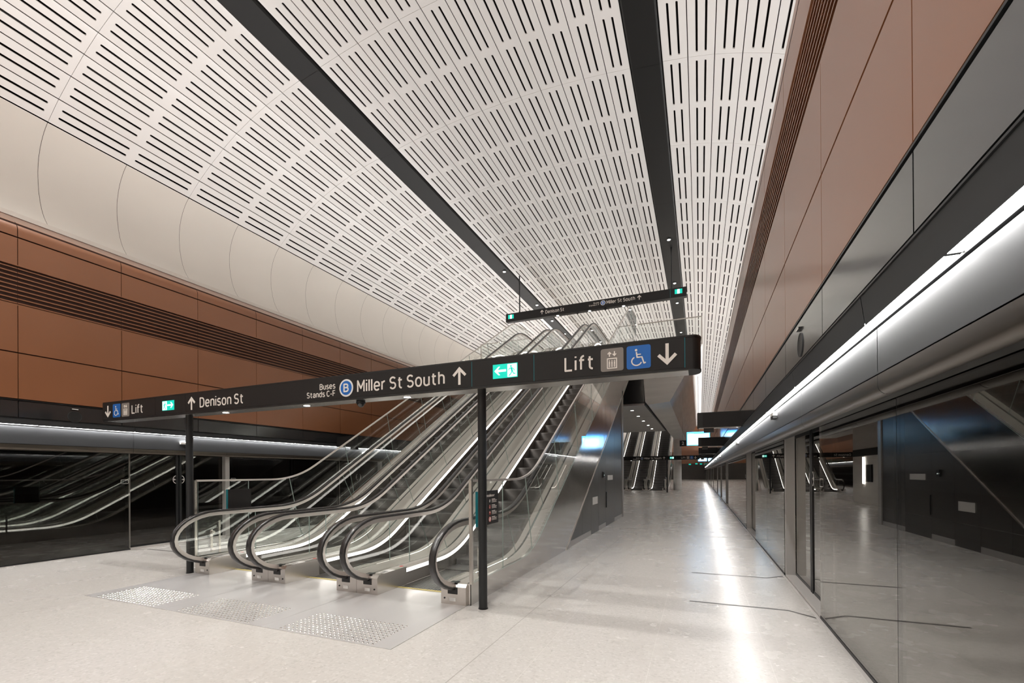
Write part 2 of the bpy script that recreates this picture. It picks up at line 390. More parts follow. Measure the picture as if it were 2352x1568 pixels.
# coves
cv = [(8.545, 9.50), (8.70, 9.33), (8.86, 9.05), (8.955, 8.72), (8.975, 8.40), (8.94, 8.05), (8.85, 7.70), (8.72, 7.42), (8.56, 7.20)]
for sgn, nm in ((-1, 'cove_left'), (1, 'cove_right')):
    mb = MB(); yb = JY0-BAY*5
    dense = []
    for i in range(len(cv)-1):
        for k in range(3):
            t = k/3; p0 = cv[max(i-1, 0)]; p1 = cv[i]; p2 = cv[i+1]; p3 = cv[min(i+2, len(cv)-1)]
            dense.append(tuple(.5*((2*p1[c])+(-p0[c]+p2[c])*t+(2*p0[c]-5*p1[c]+4*p2[c]-p3[c])*t*t+(-p0[c]+3*p1[c]-3*p2[c]+p3[c])*t**3) for c in (0, 1)))
    dense.append(cv[-1])
    y = yb
    while y < Y1:
        mb.grid([[(CC+sgn*d, yy, z) for d, z in dense] for yy in (y+.004, y+BAY/2-.004)], 0); y += BAY/2
    mb.grid([[(CC+sgn*(d+.05), yy, z) for d, z in dense] for yy in (Y0, Y1)], 1)
    # white ledge lip under the cove
    mb.box(CC+sgn*8.565, CC+sgn*8.50, Y0, Y1, 7.085, 7.185, 0)
    o = struct(mb, 'wall_'+nm, [M['cove'], M['copper_dark']], smooth=True)
    o.data.set_sharp_from_angle(angle=math.radians(40))

# ------------------------------------------------------------------ side walls above the platform screens
SIDE = {
 'right': dict(s=1, wall=.83, gl=1.168, door=1.30, zs=2.362, s0=.858, s1=.904, pan=.908, ft=2.892, fb=2.53, mid=3.70, lb=4.53, lt=5.235, gr=5.66, j0=2.374, jp=1.508, hz=1.97, hj=3.06),
 'left': dict(s=-1, wall=-10.78, gl=-11.03, door=-11.16, zs=2.452, s0=-10.80, s1=-10.846, pan=-10.85, ft=2.86, fb=2.56, mid=3.675, lb=4.50, lt=5.17, gr=5.655, j0=3.866, jp=1.501, hz=2.01, hj=5.60),
}
def joints(j0, jp, a=Y0, b=Y1):
    k = math.ceil((a-j0)/jp); out = [a]
    while j0+k*jp < b: out.append(j0+k*jp); k += 1
    out.append(b); return out
for nm, S in SIDE.items():
    s, xw = S['s'], S['wall']
    js = joints(S['j0'], S['jp'])
    mb = MB()      # copper cladding in panels over a dark recess
    mb.box(xw+s*.03, xw+s*.09, Y0, Y1, S['ft']-.02, S['gr']+.25, 1)
    for ya, yb in zip(js, js[1:]):
        g = .005
        for z0, z1 in ((S['ft']+.03, S['mid']-.010), (S['mid']+.010, S['lb']-.012), (S['lt']+.012, S['gr']-.010)):
            mb.box(xw, xw+s*.035, ya+g, yb-g, z0, z1, 0)
        # rolled top lip
        r = .21; zc = S['gr']+.012+.10
        pts = [(xw, S['gr']+.012)]+[(xw+s*(r-r*math.cos(a)), zc+r*math.sin(a)) for a in [PI/2*i/8 for i in range(9)]]+[(xw+s*(r+.03), zc+r)]
        mb.grid([[(x, yy, z) for x, z in pts] for yy in (ya+g, yb-g)], 0)
    # sloped copper capping behind the lip, closing the tunnel
    xe = CC+s*8.55
    mb.add([(xw+s*.70, Y0, 6.02), (xe, Y0, 7.10), (xe, Y1, 7.10), (xw+s*.70, Y1, 6.02)], [(0, 1, 2, 3)], 0)
    mb.grid([[(xw+s*.24, yy, 5.975), (xw+s*.24, yy, 5.90), (xw+s*.70, yy, 5.90), (xw+s*.70, yy, 6.02)] for yy in (Y0, Y1)], 1)
    wo = struct(mb, 'wall_'+nm, [M['copper'], M['copper_dark']], auto=35)
    # louvre
    mb = MB(); nsl = 9; h = (S['lt']-S['lb'])/nsl
    mb.box(xw+s*.16, xw+s*.17, Y0, Y1, S['lb']-.02, S['lt']+.02, 1)
    for i in range(nsl):
        z = S['lb']+h*i+h*.25
        for ya, yb in zip(js, js[1:]):
            mb.prism([(xw+s*.01, z), (xw+s*.01, z+.018), (xw+s*.10, z+.060), (xw+s*.10, z+.042)], 'y', ya+.004, yb-.004, 0)
    mb.box(xw, xw+s*.16, Y0, Y1, S['lb']-.012, S['lb']+.004, 0); mb.box(xw, xw+s*.16, Y0, Y1, S['lt']-.004, S['lt']+.012, 0)
    struct(mb, 'louvre', [M['copper'], M['copper_dark']], wo)
    # black fascia
    mb = MB()
    for ya, yb in zip(js, js[1:]): mb.box(xw, xw+s*.03, ya+.006, yb-.006, S['fb']+.012, S['ft']-.012, 0)
    mb.box(xw+s*.02, xw+s*.10, Y0, Y1, S['fb']-.02, S['ft']+.02, 1)
    mb.box(xw-s*.006, xw+s*.05, Y0, Y1, S['ft']+.002, S['ft']+.014, 2); mb.box(xw-s*.004, xw+s*.05, Y0, Y1, S['fb']-.012, S['fb']-.002, 2)
    struct(mb, 'fascia', [M['fascia'], M['black'], M['blackm']], wo)
    # header: upper panel, light trough, lower panel, rolled bottom edge
    mb = MB(); hj = joints(S['hj'], 2.0)
    xs0, xs1, zs, pan = S['s0'], S['s1'], S['zs'], S['pan']
    for ya, yb in zip(hj, hj[1:]):
        a, b = ya+.004, yb-.004
        mb.grid([[(x, yy, z) for x, z in ((xw+s*.004, S['fb']-.014), (xs0-s*.004, zs-.003), (xs0, zs-.003))] for yy in (a, b)], 0)
        r = .052; zc = S['hz']+r
        zt = zs-.020
        tb = [(pan+s*(r-r*math.cos(t)), zc-r*math.sin(t)) for t in [PI*i/12*.9 for i in range(13)]]
        mb.grid([[(x, yy, z) for x, z in ((pan+s*.03, zt), (pan, zt-.01), (pan, 2.085 if s > 0 else 2.12))] for yy in (a, b)], 0)
        mb.grid([[(x, yy, z) for x, z in [(pan, 2.078 if s > 0 else 2.112)]+tb] for yy in (a, b)], 1)
    mb.box(xs0, xs1+s*.06, Y0, Y1, zs+.012, zs+.03, 2)
    mb.box(xs1+s*.004, pan+s*.10, Y0, Y1, zs-.012, zs+.02, 2)
    mb.box(pan+s*.08, S['gl']-s*.01, Y0, Y1, S['hz']+.05, S['hz']+.07, 2)
    mb.box(pan+s*.085, pan+s*.11, Y0, Y1, S['hz']+.03, S['hz']+.4, 2)
    mb.box(S['gl']-s*.03, S['gl']+s*.02, Y0, Y1, 2.085, 2.14, 2)
    # soffit over the doors, upstand closing the tunnel
    mb.box(S['gl']+s*.02, S['door']+s*.12, Y0, Y1, 2.10, 2.14, 2); mb.box(S['gl']+s*.25, S['gl']+s*.29, Y0, Y1, 2.10, 5.9, 2)
    struct(mb, 'header', [M['header'], M['tube'], M['black']], wo, auto=35)
    # tunnel beyond the screens
    xt = S['gl']+s*3.1
    mb = MB().box(xt, xt+s*.2, Y0, Y1, -1.2, 7, 0).box(S['gl']+s*.25, xt, Y0, Y1, -1.3, -1.2, 0)
    for k in range(3): mb.box(xt-s*.05, xt, Y0, Y1, .4+k*.75, .62+k*.75, 1)
    struct(mb, 'tunnel_wall', [M['tunnel'], M['header']], wo)

# linear lights in the header troughs, one fixture per 1.95 m
def linear(sidename, y, proto={}):
    S = SIDE[sidename]; s = S['s']
    if sidename not in proto:
        mb = MB(); L = 1.945
        mb.box(S['s0']+s*.002, S['s1'], .008, L-.008, S['zs']-.002, S['zs']+.010, 0)
        root = empty('linear_light', (0, 0, 0))
        mb.build('diffuser', [M['strip']], root)
        MB().box(S['s0']+s*.001, S['s1']+s*.001, 0, .008, S['zs']-.004, S['zs']+.011).build('end_cap', M['black'], root)
        MB().box(S['s0']+s*.001, S['s1']+s*.001, L-.008, L, S['zs']-.004, S['zs']+.011).build('end_cap', M['black'], root)
        proto[sidename] = root; r = root
    else:
        r = proto[sidename]; n = r.copy(); col.objects.link(n)
        for c in list(r.children):
            d = c.copy(); col.objects.link(d); d.parent = n
        r = n
    r.location = (0, y, 0)
    sd = 'right' if s > 0 else 'left'
    tag(r, 'white linear light in the row running along under the black fascia on the %s' % sd, 'light', 'linear lights along the %s platform screen header' % sd)
for k in range(46):
    y = 2.19-1.95*4+1.95*k
    if y < Y0: continue
    linear('right', y)
    if k < 24: linear('left', y)
# the rest of the left row, hidden by the escalators and the core
mb = MB(); S = SIDE['left']; mb.box(S['s0']-.002, S['s1'], 2.19-1.95*4+1.95*24, Y1, S['zs']-.002, S['zs']+.01)
struct(mb, 'trim_3', M['strip'])

# ------------------------------------------------------------------ platform screens: windows, doors, posts
doors = [.70, 6.66, 12.62, 23.0, 28.96, 34.92, 45.3, 51.26, 57.22, 67.6, 73.6, 79.5, 89.9, 95.9]
HW = 1.03
ndoor = 0; nwin = 0
for nm, S in SIDE.items():
    s, gx, dx = S['s'], S['gl'], S['door']
    lim = doors if s > 0 else [d for d in doors if d < 40]
    edges = [Y0]
    for d in lim: edges += [d-HW, d+HW+.11]
    edges += [Y1 if s > 0 else 45]
    for i in range(0, len(edges), 2):          # fixed glazing
        a, b = edges[i], edges[i+1]
        nwin += 1
        n = max(1, round((b-a)/2.0)); w = (b-a)/n
        cuts = [a+w*k for k in range(n+1)]
        if abs(a-(.70+HW+.11)) < .01: cuts = [a, 3.614, b]
        mbg, mbf = MB(), MB()
        for c0, c1 in zip(cuts, cuts[1:]):
            mbg.box(gx, gx+s*.012, c0+.004, c1-.004, .03, 2.09)
            fr = .085
            for q in ((c0+.004, c0+fr, .03, 2.09), (c1-fr, c1-.004, .03, 2.09), (c0+fr, c1-fr, .03, .12), (c0+fr, c1-fr, 1.97, 2.09)):
                mbf.box(gx+s*.0125, gx+s*.0135, *q)
        wroot = struct(mbg, 'window_%d' % nwin, M['psd'])
        mbf.build('frit_border', M['frit'], wroot)
        mj = MB()
        for c in cuts[1:-1]: mj.box(gx+s*.001, gx+s*.012, c-.004, c+.004, .03, 2.09)
        mj.box(gx-s*.004, gx+s*.04, a, b, 0, .03)
        mj.build('base_track', M['black'], wroot)
    for d in lim:
        ndoor += 1
        droot = empty('door_%d' % ndoor, (0, 0, 0)); droot['kind'] = 'structure'
        for a, b in ((d-HW, d-.012), (d+.012, d+HW)):
            lf = MB().box(dx, dx+s*.014, a, b, .04, 2.07).build('door_leaf', M['psd'], droot)
            e = MB()
            near = b if b < d else a
            e.box(dx-s*.012, dx+s*.03, min(near, near+(-.05 if b < d else .05)), max(near, near+(-.05 if b < d else .05)), .03, 2.09)
            e.box(dx-s*.004, dx+s*.03, a, b, .03, .07); e.box(dx-s*.004, dx+s*.03, a, b, 2.03, 2.09)
            e.build('edge_frame', M['blackm'], lf)
        # posts at both jambs
        MB().box(gx+s*.008, gx+s*.125, d+HW, d+HW+.11, 0, 2.09).build('post', M['post'], droot)
        MB().box(gx+s*.001, gx+s*.11, d-HW-.022, d-HW, 0, 2.09).build('jamb', M['post'], droot)
        MB().box(gx+s*.0, dx+s*.10, d-HW, d+HW, 0, .032).build('threshold', M['thresh'], droot)
        if d > 6 and d < 30:
            y0 = -1
            st = MB()      # round arrow sticker split over the meeting edges and the door number plate
            def T(mbx, poly, t0, t1, mi): mbx.prism(poly, 'x', t0, t1, mi)
            xs = dx-s*.004; f = -s
            for k, (yc, sg) in enumerate(((d-.062, -1), (d+.062, 1))):
                ring_o = [(d+sg*.05+sg*.072*math.sin(math.radians(t)), 1.46+.088*math.cos(math.radians(t))) for t in range(0, 181, 15)]
                for p, q in zip(ring_o, ring_o[1:]):
                    dy, dz = q[0]-p[0], q[1]-p[1]; LL = math.hypot(dy, dz); ny, nz = -dz/LL*.006, dy/LL*.006
                    T(st, [(p[0]+ny, p[1]+nz), (q[0]+ny, q[1]+nz), (q[0]-ny, q[1]-nz), (p[0]-ny, p[1]-nz)], xs, xs+f*.002, 0)
                c = d+sg*.085
                T(st, [(c-.028, 1.455), (c+.028, 1.455), (c+.028, 1.465), (c-.028, 1.465)], xs, xs+f*.002, 0)
                for z2 in (-1, 1):
                    T(st, [(c+sg*.03, 1.46), (c+sg*.008, 1.46+z2*.022), (c+sg*.0, 1.46+z2*.018), (c+sg*.018, 1.46)], xs, xs+f*.002, 0)
            st.build('arrow_sticker', M['stick'], droot)
            pl = MB(); xg = gx-s*.001
            for (a, b) in ((d-HW-.165, d-HW-.03), (d+HW+.135, d+HW+.27)):
                o = rrect(a, b, 1.39, 1.475, .02); i_ = rrect(a+.005, b-.005, 1.395, 1.47, .016)
                n = len(o); vs = [(xg-s*.002, p[0], p[1]) for p in o]+[(xg-s*.002, p[0], p[1]) for p in i_]
                pl.add(vs, [(k, (k+1) % n, n+(k+1) % n, n+k) for k in range(n)])
                y_a, y_b = (a+.012, b-.012) if s < 0 else (b-.012, a+.012)
                for (txt, z0, z1, w) in (('Platform %d' % (2 if s > 0 else 1), 1.437, 1.458, 1), ('Door %d' % (14+lim.index(d)), 1.406, 1.427, .7)):
                    yy0, yy1 = y_a, y_a+(y_b-y_a)*w
                    vs_, fs_, a0, a1, b0, b1 = text_mesh(txt)
                    pl.add([(xg-s*.002, yy0+(v[0]-a0)/(a1-a0)*(yy1-yy0), z0+(v[1]-b0)/(b1-b0)*(z1-z0)) for v in vs_], fs_)
            pl.build('number_sticker', M['stick'], droot)
    # kerb strip of the screens
    struct(MB().box(gx-s*.004, gx-s*.036, Y0, Y1, -.001, .003), 'trim_%d' % (4 if s > 0 else 5), M['thresh'])
# dark inlaid bracket in front of each door
k = 6
for nm, S in SIDE.items():
    s = S['s']
    for d in doors:
        if s < 0 and d > 20: continue
        xe = S['gl']-s*.04; xb = xe-s*.23; xa = xe-s*1.25; mb = MB()
        for sg in (-1, 1):
            y_ = d+sg*.835; w = .019
            mb.add([(xa, y_-w, .002), (xb, y_-w, .002), (xb, y_+w, .002), (xa, y_+w, .002)], [(0, 1, 2, 3) if s > 0 else (3, 2, 1, 0)])
            y2 = d+sg*1.03
            mb.add([(xb, y_-w, .002), (xe, y2-w*1.3, .002), (xe, y2+w*1.3, .002), (xb, y_+w, .002)], [(0, 1, 2, 3) if s > 0 else (3, 2, 1, 0)])
        struct(mb, 'trim_%d' % k, M['inlay']); k += 1

# ------------------------------------------------------------------ escalators
YC0, TAN, RISE = 6.80, math.tan(PI/6), 6.8
YC1 = YC0+RISE/TAN
def path(h, y_start=None, y_end=None, t1=.55, t2=.8, n=9, hoff=None):
    """side profile of a line offset h from the step nosings; list of (y,z)"""
    c1 = YC0-.268*h; c2 = YC1-.268*h; pts = []
    if y_start is not None: pts.append((y_start, h))
    def bez(p0, p1, p2):
        return [((1-t)**2*p0[0]+2*t*(1-t)*p1[0]+t*t*p2[0], (1-t)**2*p0[1]+2*t*(1-t)*p1[1]+t*t*p2[1]) for t in [i/n for i in range(n+1)]]
    c, s_ = math.cos(PI/6), math.sin(PI/6)
    pts += bez((c1-t1, h), (c1, h), (c1+t1*c, h+t1*s_))
    pts += bez((c2-t2*c, h+RISE-t2*s_), (c2, h+RISE), (c2+t2, h+RISE))
    if y_end is not None: pts.append((y_end, h+RISE))
    return pts
def zof(pts, y):
    for a, b in zip(pts, pts[1:]):
        if a[0] <= y <= b[0]: return a[1]+(b[1]-a[1])*(y-a[0])/(b[0]-a[0]+1e-9)
    return pts[-1][1] if y > pts[-1][0] else pts[0][1]
YB, YT = 4.64, 21.6
def sweep(mb, sec, mi=0, y0=YB, y1=YT, rev=False):
    """sec: list of (x,h)"""
    rows = [[(x, p[0], p[1]) for p in path(h, y0, y1)] for x, h in sec]
    if rev: rows = rows[::-1]
    mb.grid(rows, mi)
def loop_path(off):
    """handrail centre line incl. both newel returns, offset inwards by off"""
    h = .98-off
    low = []
    cy, cz, ry, rz = 4.86, .575, .66-off, .405-off
    pts = [(5.02, .17+off)]
    for i in range(17):
        a = math.radians(-90-180*i/16)
        pts.append((cy+ry*math.cos(a)*(1 if True else 1), cz+rz*math.sin(a)))
    top = path(h, None, None)
    pts += [p for p in top]
    cy2, cz2 = 21.35, RISE+.575
    for i in range(17):
        a = math.radians(90-180*i/16)
        pts.append((cy2+ry*math.cos(a), cz2+rz*math.sin(a)))
    pts.append((21.2, RISE+.17+off))
    return pts
def sweep_profile(mb, pts, prof_, x0, mi=0):
    rows = []
    for i, p in enumerate(pts):
        a = pts[max(i-1, 0)]; b = pts[min(i+1, len(pts)-1)]
        dy, dz = b[0]-a[0], b[1]-a[1]; L = math.hypot(dy, dz) or 1; ny, nz = -dz/L, dy/L
        rows.append([(x0+u, p[0]+ny*v, p[1]+nz*v) for u, v in prof_])
    mb.grid(rows, mi, close_u=True)
rail_prof = [(.040*math.copysign(abs(math.cos(a))**.6, math.cos(a)), .019*math.copysign(abs(math.sin(a))**.6, math.sin(a))) for a in [2*PI*i/14 for i in range(14)]]
guide_prof = [(-.015, -.072), (.015, -.072), (.013, -.014), (-.013, -.014)]
HG = .63
def make_escalator(clad_right=True, clad_left=False):
    root = empty('escalator', (0, 0, 0))
    for s in (-1, 1):
        mb = MB(); rv = s < 0
        sec = [(s*.497, -.16), (s*.497, .168)]; sweep(mb, sec, 0, 5.0, 21.2, rv)
        mb.build('skirt_panel', M['steel'], root, auto=30)
        mb = MB(); sweep(mb, [(s*.497, .168), (s*.503, .218)], 0, YB+.03, YT, rv)
        mb.build('light_strip', M['led'], root, auto=30)
        mb = MB(); sweep(mb, [(s*.503, .218), (s*.508, .245), (s*.520, .256), (s*.614, .256)], 0, YB+.03, YT, rv)
        sweep(mb, [(s*.614, .250), (s*.646, .250)], 1, YB+.03, YT, rv)
        sweep(mb, [(s*.646, .256), (s*.8085, .256)], 0, YB+.03, YT, rv)
        mb.build('deck', [M['deck'], M['black']], root, auto=30)
        # newel base
        mb = MB(); a, b = s*.47, s*.8085; a, b = min(a, b), max(a, b)
        mb.prism([(YB, 0), (YB, .215), (YB+.035, .255), (YB+.62, .255), (YB+.62, 0)], 'x', a+.002, b-.002, 0)
        nb = mb.build('newel_base', M['steel'], root)
        MB().prism([(21.05, RISE+.0), (21.05, RISE+.255), (YT-.03, RISE+.255), (YT, RISE+.215), (YT, RISE)], 'x', a+.002, b-.002, 0).build('newel_base', M['steel'], root)
        c = s*HG
        d = MB().box(c-.065, c+.065, YB-.004, YB+.05, .13, .205, 0).cyl((c-s*.11, YB-.004, .075), .011, .01, 'y', 14, mi=0)
        d.box(c-.05, c+.05, YB+.02, YB+.10, .15, .262, 0)
        d.build('handrail_inlet', M['black'], nb)
        MB().box(c-.045, c+.04, YB-.003, YB, .045, .085).build('maker_plate', M['stick'], nb)
        if s < 0:
            lb = MB().box(c-.055+.10, c+.06+.10, YB+.14, YB+.36, .256, .258).build('safety_label', M['stick'], nb)
            lk = MB()
            for k_ in range(3): lk.box(c+.075, c+.135, YB+.165+k_*.035, YB+.18+k_*.035, .258, .2595)
            lk.build('label_pictogram', M['blackm'], lb)
            MB().cyl((c+.085, YB+.60, .2562), .026, .003, 'z', 18).build('stop_button', M['red'], nb)
        # the skirt by the landing: side of the newel run
        MB().box(s*.497, s*.50, YB+.02, 6.0, 0, .168).build('landing_skirt', M['steel'], root)
        # glass: newel pane, then panes up the run
        mg = MB()
        inner = loop_path(.07)
        up_in = path(.98-.07); lo = path(.25)
        end0 = 5.55
        poly = [p for p in inner[1:18] if p[1] >= .25]
        poly = [(4.98, .25)]+poly+[(end0, .91), (end0, .25)]
        x0, x1 = c-.005, c+.005
        def pane(poly):
            n = len(poly)
            mg = MB(); mg.add([(x0, p[0], p[1]) for p in poly]+[(x1, p[0], p[1]) for p in poly],
                   [tuple(range(n)), tuple(range(2*n-1, n-1, -1))]+[(i, i+n, (i+1) % n+n, (i+1) % n) for i in range(n)], [0, 0]+[1]*n)
            mg.build('glass_pane', [M['glass'], M['gedge']], root)
        pane(poly)
        cuts = [end0+.006, 6.62]
        while cuts[-1] < 18.0: cuts.append(cuts[-1]+1.36)
        cuts.append(20.8)
        def lean(y): return 0 if (y < 6.3 or y > 18.6) else .33
        for ya, yb in zip(cuts, cuts[1:]):
            bt = [(ya+.002, zof(lo, ya))]+[p for p in lo if ya+.004 < p[0] < yb-.004]+[(yb-.002, zof(lo, yb))]
            ya2, yb2 = ya-lean(ya), yb-lean(yb)
            tp = [(ya2+.002, zof(up_in, ya2))]+[p for p in up_in if ya2+.004 < p[0] < yb2-.004]+[(yb2-.002, zof(up_in, yb2))]
            pane(bt+tp[::-1])
        mb = MB(); sweep_profile(mb, loop_path(0), rail_prof, c); mb.build('handrail', M['rubber'], root, smooth=True)
        mb = MB(); sweep_profile(mb, loop_path(0), guide_prof, c); mb.build('handrail_guide', M['guide'], root, auto=40)
    # landing plates
    mb = MB().box(-.8085+.002, .8085-.002, 3.252, 4.64, .001, .006).box(-.495, .495, 4.64, 5.06, .001, .006)
    for i in range(22):
        for j in range(11):
            mb.cyl((-.575+i*.0548, 3.292+j*.0512, .0055), .0125, .0055, 'z', 10, .008, 1)
    mb.build('landing_plate', [M['plate'], M['stud']], root, label='steel plate with a field of small shiny tactile studs')
    MB().box(-.495, .495, 5.06, 5.10, .001, .012).build('comb', M['comb'], root)
    MB().box(-.8085, .8085, 20.6, YT+.9, RISE-.012, RISE).build('upper_landing_plate', M['plate'], root)
    # steps
    base = path(0); me = None
    k_ = 0; y = 5.10
    st = MB()
    st.box(-.49, .49, 0, .402, -.012, 0, 0)
    st.box(-.49, .49, .0, .012, -.235, -.012, 1)
    for q in range(24): st.box(-.478+q*.04, -.458+q*.04, .0, .40, 0, .004, 0)
    me = st.mesh('step', [M['step'], M['riser']])
    while y < 20.5:
        o = bpy.data.objects.new('step', me); col.objects.link(o); o.parent = root; o.location = (0, y, zof([(4, 0)]+base+[(24, RISE)], y+.2)); y += .4
    # truss: underside and outer cladding
    mb = MB()
    und = [(8.76, .0), (YC1+1.5, (YC1+1.5-8.76)*TAN)]
    xr = .845 if clad_right else .80; xl = -.845 if clad_left else -.80
    for s, on in ((1, clad_right), (-1, clad_left)):
        if not on: continue
        xo = xr if s > 0 else xl
        mc = MB()
        topl = path(.262, 4.68, 20.6)
        rows_t = [(xo, p[0], p[1]) for p in topl]
        rows_b = [(xo, p[0], 0 if p[0] < 8.76 else (p[0]-8.76)*TAN) for p in topl]
        # resample bottom with the corner
        ys = sorted(set([p[0] for p in topl]+[8.76]+[9+.9*i for i in range(13)]))
        t_ = [(xo, yy, zof(topl, yy)) for yy in ys]; b_ = [(xo, yy, 0 if yy <= 8.76 else min((yy-8.76)*TAN, 6.2)) for yy in ys]
        mc.grid([b_, t_] if s > 0 else [t_, b_], 0)
        # returned top edge and lower flange
        mc.grid([[(xo, p[0], p[1]) for p in topl], [(xo-s*.04, p[0], p[1]) for p in topl]] if s > 0 else [[(xo-s*.04, p[0], p[1]) for p in topl], [(xo, p[0], p[1]) for p in topl]], 0)
        mc.prism([(8.76, .0), (8.82, 0), (19.55, 6.2), (19.49, 6.2)], 'x', xo, xo+s*.012, 1)
        mc.box(xo, xo-s*.04, 4.68, 4.70, 0, .262, 0)
        mc.build('side_cladding', [M['steel2'], M['steel']], root, auto=30)
    mb.grid([[(xl, 8.76, 0), (xr, 8.76, 0)], [(xl, 19.5, 6.2), (xr, 19.5, 6.2)]], 0)
    mb.build('underside', M['cabinet'], root)
    return root
XE = [-3.335, -4.952, -6.569]
LBL = ['rightmost escalator of the near bank, beside the open platform and the black pole',
       'middle escalator of the near bank, between two dark stepped flights',
       'leftmost escalator of the near bank, nearest the orange copper wall']
proto_e = make_escalator(True, False); proto_e.location = (XE[0], 0, 0)
tag(proto_e, LBL[0], 'escalator', 'near bank of three escalators')
idx = build_index()
def no_clad(root_copy, mirror=False):
    for c in kids(root_copy):
        if c.name.startswith('side_cladding'): bpy.data.objects.remove(c)
e2 = copy_tree(proto_e, idx); e2.location = (XE[1], 0, 0); no_clad(e2); tag(e2, LBL[1], 'escalator', 'near bank of three escalators')
e3 = copy_tree(proto_e, idx); e3.location = (XE[2], 0, 0); tag(e3, LBL[2], 'escalator', 'near bank of three escalators')
for c in kids(e3):
    if c.name.startswith('side_cladding'):
        me = c.data.copy(); c.data = me
        for v in me.vertices: v.co.x = -v.co.x
        me.flip_normals()
FAR = 34.62
idx = build_index()
for k_, (src, lab) in enumerate(((proto_e, 'rightmost escalator of the distant bank, next to the round concrete column'),
                                 (e2, 'middle escalator of the distant bank seen below the low grey soffit'),
                                 (e3, 'leftmost escalator of the distant bank, partly hidden by the steel clad flight'))):
    c = copy_tree(src, idx); c.location = (XE[k_], FAR, 0); tag(c, lab, 'escalator', 'distant bank of three escalators')

# guards of glass along both outer edges of the near bank
def make_guard(x, label, s):
    root = empty('glass_guard', (x, 4.6, 0)); tag(root, label, 'balustrade', 'glass guards on the outer edges of the near escalators')
    top = path(1.485-.0, 0, 0)[1:-1]
    c1 = 6.62; shift = c1-(YC0-.268*1.485)
    topl = [(4.70, 1.470)]+[(p[0]+shift, p[1]-.01) for p in path(1.48)][:-6]+[(20.0, RISE+1.48)]
    lo = [(4.6, .262)]+path(.262)+[(22, RISE+.262)]
    mg = MB(); x0, x1 = -.005, .005; cuts = [4.72, 5.60, 6.75]
    while cuts[-1] < 18.2: cuts.append(cuts[-1]+1.5)
    cuts.append(19.9)
    for ya, yb in zip(cuts, cuts[1:]):
        l1 = 0 if ya < 6.3 else .28; l2 = 0 if yb < 6.3 or yb > 19 else .28
        bt = [(ya+.002, zof(lo, ya))]+[p for p in lo if ya+.004 < p[0] < yb-.004]+[(yb-.002, zof(lo, yb))]
        tp = [(ya-l1+.004, zof(topl, ya-l1)-.02)]+[(p[0], p[1]-.02) for p in topl if ya-l1+.004 < p[0] < yb-l2-.004]+[(yb-l2-.004, zof(topl, yb-l2)-.02)]
        poly = [(p[0]-4.6, p[1]) for p in bt+tp[::-1]]; n = len(poly)
        mg = MB(); mg.add([(x0, p[0], p[1]) for p in poly]+[(x1, p[0], p[1]) for p in poly],
               [tuple(range(n)), tuple(range(2*n-1, n-1, -1))]+[(i, i+n, (i+1) % n+n, (i+1) % n) for i in range(n)], [0, 0]+[1]*n)
        mg.build('glass_pane', [M['glass'], M['gedge']], root)
    mb = MB(); sweep_profile(mb, [(p[0]-4.6, p[1]) for p in topl], [(-.014, -.018), (.014, -.018), (.014, .012), (-.014, .012)], 0)
    mb.build('cap_rail', M['guide'], root, auto=40)
    MB().box(-.018, .018, .06, .10, .255, 1.475).build('end_post', M['steel'], root)
    fx = MB()
    for z in (.34, .62): fx.cyl((-s*.03, .32, z), .028, .05, 'x', 14)
    fx.box(-s*.026-.004, -s*.026+.004, .30, .34, .30, .66); fx.box(-s*.026-.004, -s*.026+.004, .44, .47, .26, .80)
    fx.build('glass_fixing', M['steel'], root)
    return root
make_guard(-2.475, 'glass guard with thin steel cap rail on the open platform side of the near escalators', 1)
make_guard(-7.43, 'glass guard with thin steel cap rail on the copper wall side of the near escalators', -1)

# cladding wall under the near escalators: dark cabinet doors over a steel plinth
mb = MB()
def clad_tri(x, s):
    # panels from y=8.9 to 16, height under the truss line
    cutsY = [8.85, 10.19, 11.12]
    for a, b in zip(cutsY, cutsY[1:]):
        mb.prism([(a+.004, .13), (b-.004, .13), (b-.004, (b-8.76)*TAN-.02), (a+.004, max(.14, (a-8.76)*TAN-.02))], 'x', x, x-s*.03, 0)
    mb.prism([(12.05, .13), (13.05, .13), (13.05, (13.05-8.76)*TAN-.02), (12.05, (12.05-8.76)*TAN-.02)], 'x', x, x-s*.03, 0)
    mb.prism([(14.47, .13), (15.9, .13), (15.9, (15.9-8.76)*TAN-.02), (14.47, (14.47-8.76)*TAN-.02)], 'x', x, x-s*.03, 0)
    mb.box(x-s*.002, x-s*.04, 8.75, 16.0, 0, .125, 1)
    mb.prism([(8.9, .0), (16, 0), (16, (16-8.76)*TAN-.03), (8.9, .05)], 'x', x-s*.05, x-s*.09, 2)
clad_tri(-2.505, 1); clad_tri(-7.40, -1)
mb.box(-7.38, -2.52, 15.95, 16.05, 0, 4.2, 0)
struct(mb, 'wall_under_escalators', [M['cabinet'], M['plinth'], M['black']])
for (a, b, lab) in ((11.12, 12.05, 'narrow dark cabinet door with a low white label plate, under the slanted steel cladding'),
                    (13.05, 14.47, 'wider dark cabinet door with a high white label plate, farthest under the slanted steel cladding')):
    root = empty('cabinet_door', (-2.505, a, 0)); tag(root, lab, 'door')
    MB().prism([(.004, .01), (b-a-.004, .01), (b-a-.004, (b-8.76)*TAN-.03), (.004, (a-8.76)*TAN-.03)], 'x', .0, -.03).build('door_panel', M['cabinet'], root)
    if a < 12: MB().box(.001, .004, .18, .78, .74, .93).build('label_plate', M['stick'], root)
    else:
        MB().box(.001, .004, .28, 1.12, 1.335, 1.48).build('label_plate', M['stick'], root)
        MB().prism([(.02, .55), (.05, .62), (.05, .92), (.02, 1.0), (.03, .78)], 'x', .001, .02).build('handle', M['black'], root)
